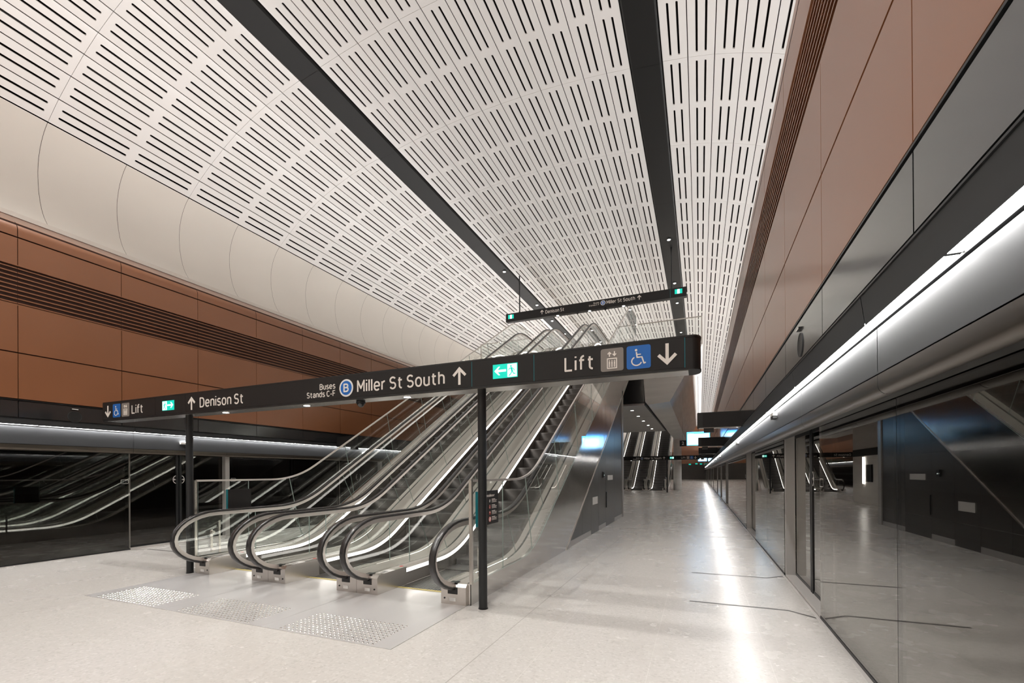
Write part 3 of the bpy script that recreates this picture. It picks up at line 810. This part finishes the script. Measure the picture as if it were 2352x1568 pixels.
cr = empty('card_reader', (-2.5, 12.62, 1.42)); tag(cr, 'small black card reader with a white light, between the two dark cabinet doors', 'card reader')
MB().box(0, .025, 0, .13, 0, .15).build('housing', M['black'], cr); MB().box(.025, .027, .04, .09, .055, .075).build('light', M['exitw'], cr)
struct(MB().box(-2.70, -2.49, 16.06, 16.30, 0, 4.44), 'trim_60', M['post'])

# ------------------------------------------------------------------ mezzanine
mb = MB()
SZ = 4.45
mb.prism([(-2.13, SZ+.13), (-2.02, SZ), (-1.13, SZ+.08), (.15, 6.80), (-2.26, 6.80)], 'y', 20.0, 47.5, 0)
mb.prism([(-7.45, 6.8), (-10.0, 6.8), (-10.0, 6.55), (-8.75, SZ+.03), (-7.45, SZ)], 'y', 20.0, 47.5, 0)
mb.box(-7.45, -2.44, 22.5, 47.5, 6.35, 6.79, 0)
struct(mb, 'wall_mezzanine_beam', M['concrete'])
mb = MB().box(-7.44, -2.17, 20.05, 33.2, SZ, SZ+.08, 0).box(-2.165, -2.12, 20.05, 33.2, SZ-.01, SZ+.1, 1)
mb.box(-7.44, -2.17, 24.3, 24.305, SZ-.002, SZ, 1)
struct(mb, 'ceiling_mezzanine_soffit', [M['soffit'], M['black']])
mb = MB().box(-7.44, -2.18, 20.02, 20.06, SZ+.09, 5.30, 0).box(-7.44, -2.22, 20.3, 20.34, 5.30, 6.7, 0).box(-7.44, -2.18, 33.1, 33.2, SZ, 6.35, 1)
struct(mb, 'wall_bulkhead', [M['fascia'], M['void']])
colm = MB().cyl((-1.79, 42.2, 0), .345, 4.6, 'z', 32)
o = colm.build('column', M['concrete'], auto=40); tag(o, 'round pale concrete column beside the distant escalators', 'column')
def glass_edge_guard(pts, label, z=RISE):
    root = empty('void_guard', (pts[0][0], pts[0][1], z)); tag(root, label, 'balustrade', 'glass guards at the upper level edge')
    bx, by = pts[0]
    mg, mr = MB(), MB()
    for (xa, ya), (xb, yb) in zip(pts, pts[1:]):
        L = math.hypot(xb-xa, yb-ya); n = max(1, round(L/1.5))
        for i in range(n):
            a = (xa+(xb-xa)*(i+.005)/n, ya+(yb-ya)*(i+.005)/n); b = (xa+(xb-xa)*(i+.995)/n, ya+(yb-ya)*(i+.995)/n)
            if abs(xb-xa) > abs(yb-ya): mg.box(a[0]-bx, b[0]-bx, a[1]-by-.006, a[1]-by+.006, .0, 1.13)
            else: mg.box(a[0]-bx-.006, a[0]-bx+.006, a[1]-by, b[1]-by, 0, 1.13)
        if abs(xb-xa) > abs(yb-ya): mr.box(xa-bx, xb-bx, ya-by-.02, ya-by+.02, 1.13, 1.165)
        else: mr.box(xa-bx-.02, xa-bx+.02, ya-by, yb-by, 1.13, 1.165)
    mg.build('glass_panels', M['glass'], root); mr.build('cap_rail', M['steel'], root)
    mp = MB(); cx_, cy_ = pts[1][0]-bx, pts[1][1]-by
    mp.box(cx_-.022, cx_+.022, cy_-.022, cy_+.022, 0, 1.165); mp.build('corner_post', M['steel'], root)
glass_edge_guard([(-2.42, 20.03), (.125, 20.03), (.125, 23)], 'steel railed glass guard at the upper level edge above the big sign')
glass_edge_guard([(-7.47, 20.03), (-9.97, 20.03), (-9.97, 47)], 'steel railed glass guard at the upper level edge on the copper wall side')

# ------------------------------------------------------------------ wayfinding signs
def arrow(mb, cx_, z0, z1, w, y, mi=0, up_=True, t=.004, st=.030):
    h = z1-z0; zt, zb = (z1, z0) if up_ else (z0, z1); d = 1 if up_ else -1
    sw = st/2; b = w/2
    # shaft
    mb.prism([(cx_-sw, zb), (cx_+sw, zb), (cx_+sw, zt-d*st*1.2), (cx_-sw, zt-d*st*1.2)][::(1 if up_ else -1)], 'y', y, y-t, mi)
    k = st*.98
    for sx in (-1, 1):
        pts = [(cx_, zt), (cx_+sx*b, zt-d*b), (cx_+sx*(b-k*.72), zt-d*(b+k*.72)), (cx_, zt-d*k*1.44)]
        mb.prism(pts if (sx*d > 0) else pts[::-1], 'y', y, y-t*.96, mi)
def wheelchair(mb, x0, x1, z0, z1, y, mi=0):
    w, h = x1-x0, z1-z0
    def P(u, v): return (x0+u*w, z0+v*h)
    disc(mb, P(.40, .80), w*.052, y, .003, mi)
    stroke(mb, [P(.41, .72), P(.44, .49), P(.64, .49), P(.72, .22), P(.80, .245)], w*.055, y, .003, mi)
    stroke(mb, [P(.42, .61), P(.60, .61)], w*.045, y, .003, mi)
    stroke(mb, [(x0+w*.42+w*.205*math.cos(math.radians(a)), z0+h*.33+h*.185*math.sin(math.radians(a))) for a in range(118, 345, 14)], w*.050, y, .003, mi)
def liftpic(mb, x0, x1, z0, z1, y, mi=0):
    w, h = x1-x0, z1-z0
    def P(u, v): return (x0+u*w, z0+v*h)
    stroke(mb, [P(.30, .13), P(.70, .13), P(.70, .55), P(.30, .55)], w*.045, y, .003, mi, closed=True)
    for u in (.39, .50, .61):
        disc(mb, P(u, .46), w*.025, y, .003, mi, 10)
        stroke(mb, [P(u, .42), P(u, .31)], w*.06, y, .003, mi); stroke(mb, [P(u-.018, .31), P(u-.018, .18)], w*.026, y, .003, mi); stroke(mb, [P(u+.018, .31), P(u+.018, .18)], w*.026, y, .003, mi)
    arrow(mb, x0+w*.39, z0+h*.64, z0+h*.86, w*.19, y, mi, True, .003, w*.05)
    arrow(mb, x0+w*.61, z0+h*.64, z0+h*.86, w*.19, y, mi, False, .003, w*.05)
def runman(mb, x0, x1, z0, z1, y, mi, flip=1):
    w, h = x1-x0, z1-z0
    def P(u, v): return (x0+(u if flip > 0 else 1-u)*w, z0+v*h)
    disc(mb, P(.38, .84), h*.075, y, .003, mi, 12)
    stroke(mb, [P(.40, .74), P(.52, .42)], h*.15, y, .003, mi)
    stroke(mb, [P(.40, .70), P(.20, .66), P(.14, .50)], h*.06, y, .003, mi); stroke(mb, [P(.46, .70), P(.66, .62), P(.76, .46)], h*.06, y, .003, mi)
    stroke(mb, [P(.50, .42), P(.36, .24), P(.16, .08)], h*.075, y, .003, mi); stroke(mb, [P(.54, .42), P(.66, .24), P(.86, .22)], h*.075, y, .003, mi)
def exit_sign(parent, x0, x1, z0, z1, y, left_arrow):
    """lit green exit pictogram: arrow half and running figure half"""
    g = MB().box(x0, x1, y-.004, y, z0, z1).build('exit_pictogram', M['exitg'], parent)
    mid = x0+(x1-x0)*(.58 if left_arrow else .42)
    wpx = (mid+.006, x1-.008) if left_arrow else (x0+.008, mid-.006)
    MB().box(wpx[0], wpx[1], y-.0055, y-.004, z0+.008, z1-.008).build('exit_door_white', M['exitw'], g)
    m2 = MB(); runman(m2, wpx[0], wpx[1], z0+.008, z1-.01, y-.0055, 0, 1 if left_arrow else -1); m2.build('running_figure', M['exitg'], g)
    a0, a1 = (x0+.02, mid-.012) if left_arrow else (mid+.012, x1-.02)
    zc = (z0+z1)/2+.004; hh = (z1-z0)*.30
    m3 = MB()
    tip, tail, d = (a0, a1, 1) if left_arrow else (a1, a0, -1)
    k = hh*.34
    m3.prism([(tip, zc), (tip+d*hh*1.05, zc+hh), (tip+d*hh*1.45, zc+hh), (tip+d*hh*.8, zc+k*.75), (tail, zc+k*.75), (tail, zc-k*.75), (tip+d*hh*.8, zc-k*.75), (tip+d*hh*1.45, zc-hh), (tip+d*hh*1.05, zc-hh)], 'y', y-.004, y-.007)
    m3.build('exit_arrow', M['exitw'], g)
def sign_casing(root, xl, xr, y, zb, zt, depth, round_l=True, round_r=True):
    mb = MB(); r = depth/2
    outl = []
    if round_r: outl += [(xr-r*.55+r*.55*math.sin(math.radians(a)), y+r-r*math.cos(math.radians(a))) for a in range(0, 181, 15)]
    else: outl += [(xr, y), (xr, y+depth)]
    if round_l: outl += [(xl+r*.55-r*.55*math.sin(math.radians(a)), y+r+r*math.cos(math.radians(a))) for a in range(0, 181, 15)]
    else: outl += [(xl, y+depth), (xl, y)]
    mb.prism(outl, 'z', zb, zt, 0)
    for z0_, z1_ in ((zb, zb+.018), (zt-.018, zt)):
        big = [(x+(.004 if x > (xl+xr)/2 else -.004), yy+(.005 if yy > y+r else -.005)) for x, yy in outl]
        mb.prism(big, 'z', z0_, z1_, 0)
    return mb.build('casing', M['black'], root, auto=50)
def standard_sign(label):
    y = 4.5; zb, zt = 2.508, 2.828
    root = empty('wayfinding_sign', (0, 0, 0)); tag(root, label, 'sign')
    sign_casing(root, -9.66, .02, y, zb, zt, .28)
    # soffit plate and shadow-gap panels
    MB().box(-9.55, -.09, y+.02, y+.26, zb-.004, zb+.001).build('soffit', M['steel'], root)
    js_ = [-9.60, -8.111, -7.358, -2.356, -1.613, -.119]
    for a, b in zip(js_, js_[1:]): MB().box(a+.003, b-.003, y-.006, y, zb+.02, zt-.02).build('face_panel', M['signface'], root)
    mt = MB()
    for j in (-2.356, -1.613, -.119): mt.box(j-.003, j+.003, y-.0055, y, zb+.02, zt-.02)
    mt.build('teal_joint', M['teal'], root)
    f = y-.006
    def tx(s, x0, x1, z0, z1): m_ = MB(); stroke_text(m_, s, x0, x1, z0, z1, f); m_.build('lettering', M['cream'], root)
    def ar(c, z0, z1, w, u): m_ = MB(); arrow(m_, c, z0, z1, w, f, 0, u); m_.build('arrow', M['cream'], root)
    ar(-9.436, 2.564, 2.764, .17, False)
    def pic(x0, x1, z0, z1, kind):
        p = MB(); p.prism(rrect(x0, x1, z0, z1, .022), 'y', f, f-.003); o_ = p.build('pictogram', M['blue' if kind == 'w' else 'grey'], root)
        q = MB(); (wheelchair if kind == 'w' else liftpic)(q, x0, x1, z0, z1, f-.003); q.build('symbol', M['cream'], o_)
    pic(-9.288, -9.068, 2.552, 2.780, 'w'); pic(-9.032, -8.812, 2.552, 2.780, 'l')
    tx('Lift', -8.748, -8.440, 2.586, 2.735)
    exit_sign(root, -7.926, -7.630, 2.588, 2.740, f, False)
    ar(-7.208, 2.560, 2.762, .175, True); tx('Denison St', -7.014, -6.056, 2.583, 2.736)
    tx('Buses', -4.606, -4.342, 2.662, 2.740); tx('Stands C-F', -4.834, -4.342, 2.566, 2.644)
    q = MB(); disc(q, (-4.160, 2.656), .112, f, .003, 0, 40); o_ = q.build('bus_roundel', M['stick'], root)
    q = MB(); disc(q, (-4.160, 2.656), .090, f-.003, .002, 0, 40); q.build('roundel_centre', M['blue'], o_)
    q = MB(); stroke_text(q, 'B', -4.200, -4.118, 2.602, 2.712, f-.005, .2); q.build('roundel_letter', M['stick'], o_)
    tx('Miller St South', -3.983, -2.706, 2.582, 2.738)
    ar(-2.513, 2.562, 2.766, .178, True)
    exit_sign(root, -2.092, -1.800, 2.590, 2.744, f, True)
    tx('Lift', -1.278, -.972, 2.592, 2.744)
    pic(-.904, -.680, 2.556, 2.782, 'l'); pic(-.650, -.424, 2.556, 2.782, 'w')
    ar(-.275, 2.566, 2.770, .178, False)
    for x in (-2.306, -7.508):
        MB().cyl((x, 4.645, 0), .050, zb, 'z', 28).cyl((x, 4.645, 0), .056, .008, 'z', 28).build('pole', M['blackm'], root, auto=50)
    for x in (-6.65, -5.0, -3.335):
        dl = MB().cyl((x, 4.645, zb-.0065), .052, .003, 'z', 24).build('downlight', M['steel'], root)
        MB().cyl((x, 4.645, zb-.008), .042, .002, 'z', 24).build('lens', M['lens'], dl)
    return root
s1 = standard_sign('long black sign on two poles across the near escalators, with Lift, exit and street names')
idx = build_index()
s3 = copy_tree(s1, idx); s3.location = (0, 32.0, 0); tag(s3, 'distant black sign across the far escalators below the grey soffit', 'sign')
# hanging sign under the vault
root = empty('hanging_sign', (0, 0, 0)); tag(root, 'narrow black sign hung from the ceiling above the top of the escalators', 'sign')
yh = 20.8; zb, zt = 9.165, 9.565
sign_casing(root, -8.95, -.465, yh, zb, zt, .26, False, False)
MB().box(-8.94, -.475, yh+.02, yh+.24, zb-.004, zb).build('soffit', M['signface'], root)
f = yh-.002
MB().box(-8.93, -8.47, f-.004, f+.002, zb+.02, zt-.02).box(-8.46, -1.135, f-.004, f+.002, zb+.02, zt-.02).box(-1.12, -.48, f-.004, f+.002, zb+.02, zt-.02).build('face_panel', M['signface'], root)
f -= .004
MB().box(-1.134, -1.121, f-.001, f+.004, zb+.02, zt-.02).build('teal_joint', M['teal'], root)
for x0, x1 in ((-8.82, -8.52), (-.94, -.636)):
    g = MB().box(x0, x1, f-.004, f, 9.30, 9.50).build('exit_pictogram', M['exitg'], root)
    MB().box((x0+x1)/2-.05, (x0+x1)/2+.05, f-.006, f-.004, 9.305, 9.495).build('exit_door_white', M['exitw'], g)
for s_, x0, x1, z0, z1 in (('Denison St', -6.853, -5.916, 9.295, 9.462), ('Buses', -4.50, -4.24, 9.410, 9.478), ('Stands C-F', -4.72, -4.24, 9.318, 9.386), ('Miller St South', -3.895, -2.626, 9.315, 9.480)):
    m_ = MB(); stroke_text(m_, s_, x0, x1, z0, z1, f); m_.build('lettering', M['cream'], root)
for c in (-7.03, -2.437):
    m_ = MB(); arrow(m_, c, 9.295, 9.50, .18, f); m_.build('arrow', M['cream'], root)
q = MB(); disc(q, (-4.063, 9.398), .115, f, .003, 0, 32); o_ = q.build('bus_roundel', M['stick'], root)
q = MB(); disc(q, (-4.063, 9.398), .088, f-.003, .002, 0, 32); q.build('roundel_centre', M['blue'], o_)
q = MB(); stroke_text(q, 'B', -4.100, -4.026, 9.345, 9.45, f-.005, .2); q.build('roundel_letter', M['stick'], o_)
for x, zt_ in ((-8.25, 11.42), (-1.08, 11.42)): MB().cyl((x, yh+.13, zt), .032, zt_-zt, 'z', 14).build('hanger_rod', M['blackm'], root)
for x in (-6.277, -4.718, -3.15):
    dl = MB().cyl((x, yh+.13, zb-.010), .06, .006, 'z', 18).build('downlight', M['lens'], root)

# dome camera under the big sign
root = empty('dome_camera', (-4.06, 4.645, 2.499)); tag(root, 'small dark dome camera fixed under the long sign below the bus symbol', 'camera')
MB().cyl((0, 0, -.028), .058, .028, 'z', 24).build('mount', M['blackm'], root)
m_ = MB(); m_.dome((0, 0, -.028), .048); m_.build('dome', M['dome'], root, smooth=True)
idx = build_index()
c = copy_tree(root, idx); c.location = (-5.3, yh+.13, zb-.004); tag(c, 'tiny dome camera under the hanging sign left of its bus symbol', 'camera')
c = copy_tree(root, idx); c.location = (-3.98, yh+.13, zb-.004); tag(c, 'tiny dome camera under the hanging sign beneath its bus symbol', 'camera')

# ------------------------------------------------------------------ notice boards on the guards
def notice(x, y0, y1, z0, z1, s, label, detailed):
    root = empty('notice_board', (x, y0, z0)); tag(root, label, 'sign')
    W, Hh = y1-y0, z1-z0
    MB().box(-.012, .012, 0, W, 0, Hh).build('panel', M['signface'], root)
    MB().box(-.014, .014, -.014, 0, 0, Hh).build('teal_edge', M['teal'], root)
    if detailed:
        m_ = MB(); add_text(m_, 'Escalator', .20, .47, Hh-.075, Hh-.04, .012, .001, plane='x')
        m_.box(.012, .0132, .08, .12, .05, Hh-.06, 0)
        n = 0
        for zc in (.285, .21, .135, .06):
            for k_, w in enumerate((.10, .19, .17, .18)): m_.box(.012, .013, .385, .385+w*.8, zc+.022-k_*.012, zc+.027-k_*.012, 0) if k_ else m_.box(.012, .0132, .385, .385+w, zc+.022, zc+.031, 0)
        m_.build('lettering', M['cream'], root)
        ic = MB()
        for zc in (.285, .21, .135): 
            ic.box(.012, .0125, .295, .355, zc-.022, zc+.034, 0)
        ic.build('icon_frame', M['black'], root)
        cnt = MB()
        cnt.prism([(.315, .275), (.335, .275), (.340, .305), (.325, .312), (.315, .295)], 'x', .0125, .0135)
        cnt.cyl((.0125, .325, .236), .008, .001, 'x', 10); cnt.box(.0125, .0135, .318, .332, .195, .225); cnt.cyl((.0125, .325, .150), .014, .001, 'x', 12)
        cnt.build('icon_white', M['stick'], root)
        rd = MB()
        for zc, r in ((.215, .022), (.140, .022), (.062, .034)):
            for a in range(0, 360, 20):
                p = (.325+r*math.cos(math.radians(a)), zc+r*math.sin(math.radians(a))); q_ = (.325+r*math.cos(math.radians(a+20)), zc+r*math.sin(math.radians(a+20)))
                p2 = (.325+(r-.005)*math.cos(math.radians(a)), zc+(r-.005)*math.sin(math.radians(a))); q2 = (.325+(r-.005)*math.cos(math.radians(a+20)), zc+(r-.005)*math.sin(math.radians(a+20)))
                rd.prism([p, q_, q2, p2], 'x', .0135, .0145)
            rd.prism([(.325-r*.7, zc+r*.66), (.325-r*.62, zc+r*.74), (.325+r*.7, zc-r*.66), (.325+r*.62, zc-r*.74)], 'x', .0135, .0145)
        rd.build('icon_prohibition', M['red'], root)
        w_ = MB(); w_.cyl((.0126, .325, .062), .029, .0008, 'x', 20); w_.build('icon_disc', M['stick'], root)
    return root
notice(-2.448, 4.785, 5.37, .915, 1.335, 1, 'black notice board with red prohibition icons on the glass guard behind the right sign pole', True)
notice(-7.40, 5.19, 5.62, .93, 1.31, -1, 'blank-looking black notice board with a teal edge on the glass guard by the copper wall', False)

# ------------------------------------------------------------------ fascia fittings
def speaker(x, y, z, s, label):
    root = empty('speaker_grille', (x, y, z)); tag(root, label, 'speaker', None)
    m_ = MB(); m_.cyl((-s*.004, 0, 0), .098, s*.008, 'x', 32); m_.build('grille', M['black'], root)
    r = MB()
    for a in range(0, 360, 12):
        p = [(math.cos(math.radians(t))*rr, math.sin(math.radians(t))*rr) for t, rr in ((a, .104), (a+12, .104), (a+12, .098), (a, .098))]
        r.prism(p, 'x', -s*.007, s*.003)
    r.build('rim', M['header'], root)
def fascia_lamp(x, y, z, s, label, g):
    root = empty('indicator_lamp', (x, y, z)); tag(root, label, 'lamp', g)
    MB().box(-s*.02, 0, -.05, .05, -.010, .010).build('housing', M['blackm'], root)
    MB().box(-s*.024, -s*.02, -.045, .045, -.007, .007).build('lens', M['stick'], root)
speaker(-10.78, 4.62, 2.662, -1, 'round black speaker grille on the left fascia above the sliding screens')
speaker(.83, 4.64, 2.665, 1, 'round speaker grille on the right fascia close above the bright light line')
fascia_lamp(-10.78, 4.62, 2.80, -1, 'thin white lamp above the left round speaker grille', None)
fascia_lamp(.83, 4.66, 2.81, 1, 'thin white lamp above the right round speaker grille', None)
for nm, S in SIDE.items():
    s = S['s']
    for i, d in enumerate([q for q in doors if 5 < q < 60]):
        if s < 0 and d > 15: continue
        root = empty('door_signal_light', (S['pan'], d-.05, 2.26)); sd = 'right' if s > 0 else 'left'
        tag(root, 'small white door signal light on the %s header over a screen door' % sd, 'lamp', 'door signal lights on the %s header' % sd)
        MB().box(0, -s*.05, -.11, .11, .0, .045).build('lamp', M['exitw'] if False else M['stick'], root)
        MB().box(0, -s*.048, -.10, .10, -.035, -.001).build('bracket', M['black'], root)
        MB().box(-s*.01, -s*.049, -.105, .105, .046, .049).build('lens', M['strip'], root)

# black blade signs cantilevered from the fascias (backs face the camera)
def blade(y, s, label, right=True):
    xw = .83 if right else -10.78
    tip = -.03 if right else -9.92
    root = empty('blade_sign', (0, y, 0)); tag(root, label, 'sign', 'black blade signs reaching out from the fascias')
    a, b = min(xw, tip), max(xw, tip)
    zb, zt = (2.505, 2.83) if right else (2.44, 2.77)
    m_ = MB(); m_.prism([(x, yy) for x, yy in ((a, 0), (b, 0), (b, .2), (a, .2))], 'z', zb, zt)
    m_.build('casing', M['signface'], root)
    e = MB(); e.box(a-.004, b+.004, -.006, .206, zb, zb+.015).box(a-.004, b+.004, -.006, .206, zt-.015, zt); e.box(tip-(.01 if right else -.01), tip+(.10 if right else -.10), -.004, .204, zb+.015, zt-.015)
    e.build('frame', M['black'], root)
    MB().box(a+.02, b-.02, .02, .18, zb-.01, zb).build('soffit', M['steel'], root)
    m2 = MB(); xc = tip+(.22 if right else -.22); m2.box(xc-.10, xc+.10, .03, .17, zb-.10, zb-.01); m2.build('camera_bracket', M['black'], root)
blade(10.5, 1, 'nearest black blade sign reaching out over the right platform edge')
blade(18.0, 1, 'second black blade sign out over the right platform edge')
blade(25.5, 1, 'third black blade sign out over the right platform edge, small and far')
blade(33.0, 1, 'fourth black blade sign out over the right platform edge, tiny and far')
blade(11.2, -1, 'black blade sign reaching out from the left fascia, seen past the escalator glass', False)

# train information screens and the platform number
def screen(x0, x1, y, z0, z1, label):
    root = empty('information_screen', ((x0+x1)/2, y, z0)); tag(root, label, 'screen')
    w = (x1-x0)/2; h = z1-z0
    MB().box(-w-.03, w+.03, 0, .14, -.03, h+.03).build('casing', M['black'], root)
    MB().box(-w-.028, w+.028, -.002, 0, -.028, h+.028).build('lit_border', M['screenb'], root)
    MB().box(-w, w, -.005, -.002, 0, h*.88).build('display', M['screen'], root)
    MB().box(-w, w, -.005, -.002, h*.885, h).build('title_bar', M['screenb'], root)
    m_ = MB(); add_text(m_, 'Platform', -w+.03, -w+.26, h*.90, h*.97, -.005, .001); add_text(m_, '12:14', w-.20, w-.03, h*.90, h*.97, -.005, .001); m_.build('lettering', M['exitw'], root)
    MB().box(-.008, .008, .06, .076, h+.03, 5.9-z0).build('hanger', M['blackm'], root)
screen(-.49, .41, 22.0, 2.80, 3.345, 'bright blue white train information screen hanging over the right platform')
screen(-.10, .70, 52.0, 2.75, 3.25, 'tiny bright train information screen farther along the right platform')
root = empty('platform_number_sign', (-.69, 22.0, 2.74)); tag(root, 'small square black sign with the number 2 left of the bright screen', 'sign')
MB().box(-.14, .14, 0, .06, 0, .275).build('panel', M['signface'], root)
m_ = MB(); add_text(m_, '2', -.045, .045, .07, .215, 0); m_.build('lettering', M['cream'], root)
MB().box(-.003, .003, .02, .026, .275, 2.4).build('hanger', M['blackm'], root)
for k_, (x, y, z) in enumerate(((-1.9, 103.95, 3.15), (.3, 103.95, 3.2), (-.6, 103.95, 3.25))):
    o = MB().box(x-.22, x+.22, y-.01, y+.05, z, z+.22).build('exit_lamp', M['exitg']); tag(o, 'tiny glowing green exit lamp far down the right platform', 'exit sign', 'distant green exit lamps')

# ------------------------------------------------------------------ downlights in the beams and the soffit
dproto = None
def downlight(x, y, z, label, group, r=.085):
    global dproto
    if dproto is None:
        dproto = empty('downlight', (0, 0, 0))
        MB().cyl((0, 0, -.012), r, .012, 'z', 20).build('trim_ring', M['blackm'], dproto)
        MB().cyl((0, 0, -.016), r*.8, .006, 'z', 20).build('lens', M['lens'], dproto); o = dproto
    else:
        o = dproto.copy(); col.objects.link(o)
        for c in list(dproto.children):
            d = c.copy(); col.objects.link(d); d.parent = o
    o.location = (x, y, z); tag(o, label, 'light', group); return o
def spot(x, y, z, w, ang=110, r=.06, colr=(1, .95, .88)):
    l = bpy.data.lights.new('spot', 'SPOT'); l.energy = w; l.spot_size = math.radians(ang); l.spot_blend = .6; l.shadow_soft_size = r; l.color = colr
    o = bpy.data.objects.new('spot_lamp', l); col.objects.link(o); o.location = (x, y, z); return o
zbm = 11.405
ys = [20.14]+[24.9+2.97*k for k in range(10)]
for sgn in (-1, 1):
    for y in ys:
        x = CC+sgn*3.80; sd = 'right' if sgn > 0 else 'left'
        downlight(x, y, zbm, 'added out-of-view downlight brightening the near floor, in the %s black ceiling beam' % sd, 'downlights in the %s black ceiling beam' % sd, .085)
        if y > 22 and y < 50: spot(x, y, zbm-.05, 260, 80)
    for y in (-4.6, -1.6, 1.4, 4.4):  # unseen downlights with spots, added in both beams to brighten the near floor
        x = CC+sgn*3.80
        downlight(x, y, zbm, 'added out-of-view downlight brightening the near floor, in the %s black ceiling beam' % ('right' if sgn > 0 else 'left'), 'downlights in the %s black ceiling beam' % ('right' if sgn > 0 else 'left'))
        spot(x, y, zbm-.05, 700, 120, .12, (1, .98, .955))
for k_, y in enumerate((21.5, 23.8, 26.1, 28.6, 31.0)):
    downlight(-2.88, y, SZ, 'small round white downlight in the grey soffit row beside the concrete beam', 'downlights in the grey soffit')
    downlight(-6.95, y, SZ, 'small round white downlight in the grey soffit row on the copper wall side', 'downlights in the grey soffit, far row')
    spot(-2.88, y, SZ-.05, 30, 100); 

# curved concrete lift core behind the escalators, help point and light bar on it
core = MB(); pts = []
for cx_, cy_, a0 in ((-5.9, 19.4, 270), (-5.9, 28.0, 0)):
    pts += [(cx_+.95*math.cos(math.radians(a0+90*i/8)), cy_+.95*math.sin(math.radians(a0+90*i/8))) for i in range(9)]
pts += [(-7.2, 28.95), (-7.2, 18.45)]
core.prism(pts, 'z', 0, 4.4, 0)
band = MB().prism([(x+(.012 if x > -7.1 else 0), y) for x, y in pts], 'z', 2.28, 2.62)
co = struct(core, 'wall_lift_core', M['concrete'], auto=40); band.build('sign_band', M['signface'], co)
hp = empty('help_point', (-4.94, 25.2, 0)); tag(hp, 'dark help point with a vertical light bar on the lift core, mirrored in the glass', 'help point')
MB().box(0, .06, 0, .75, 1.05, 1.85).build('panel', M['signface'], hp); MB().box(.0, .07, 1.12, 1.17, .95, 2.22).build('light_bar', M['lens'], hp)
# ------------------------------------------------------------------ lamps
def area(name, loc, sx, sy, w, rot, colr=(1, .965, .93), spread=180):
    l = bpy.data.lights.new(name, 'AREA'); l.shape = 'RECTANGLE'; l.size = sx; l.size_y = sy; l.energy = w; l.color = colr; l.spread = math.radians(spread)
    o = bpy.data.objects.new(name, l); col.objects.link(o); o.location = loc; o.rotation_euler = rot; return o
# linear uplights hidden behind the copper lips, washing cove and vault
for s, xw in ((1, .83), (-1, -10.78)):
    for y in range(4):
        area('cove_uplight', (xw+s*.47, Y0+(y+.5)*(Y1-Y0)/4, 5.955), .10, (Y1-Y0)/4, 560, (0, PI-s*math.radians(22), 0), (1, .985, .97))
for x in (-6.65, -5.0, -3.335): spot(x, 4.645, 2.49, 26, 125, .04)

world = bpy.data.worlds.new('world'); scene.world = world; world.use_nodes = True
world.node_tree.nodes['Background'].inputs[0].default_value = (0, 0, 0, 1)
world.node_tree.nodes['Background'].inputs[1].default_value = 0
scene.view_settings.view_transform = 'Standard'; scene.view_settings.look = 'None'
scene.view_settings.exposure = .13; scene.view_settings.gamma = 1; scene.view_settings.use_curve_mapping = False
cy = scene.cycles
cy.max_bounces = 10; cy.diffuse_bounces = 5; cy.glossy_bounces = 5; cy.transparent_max_bounces = 40; cy.transmission_bounces = 4
cy.sample_clamp_indirect = 6; cy.caustics_reflective = False; cy.caustics_refractive = False
cy.use_denoising = True
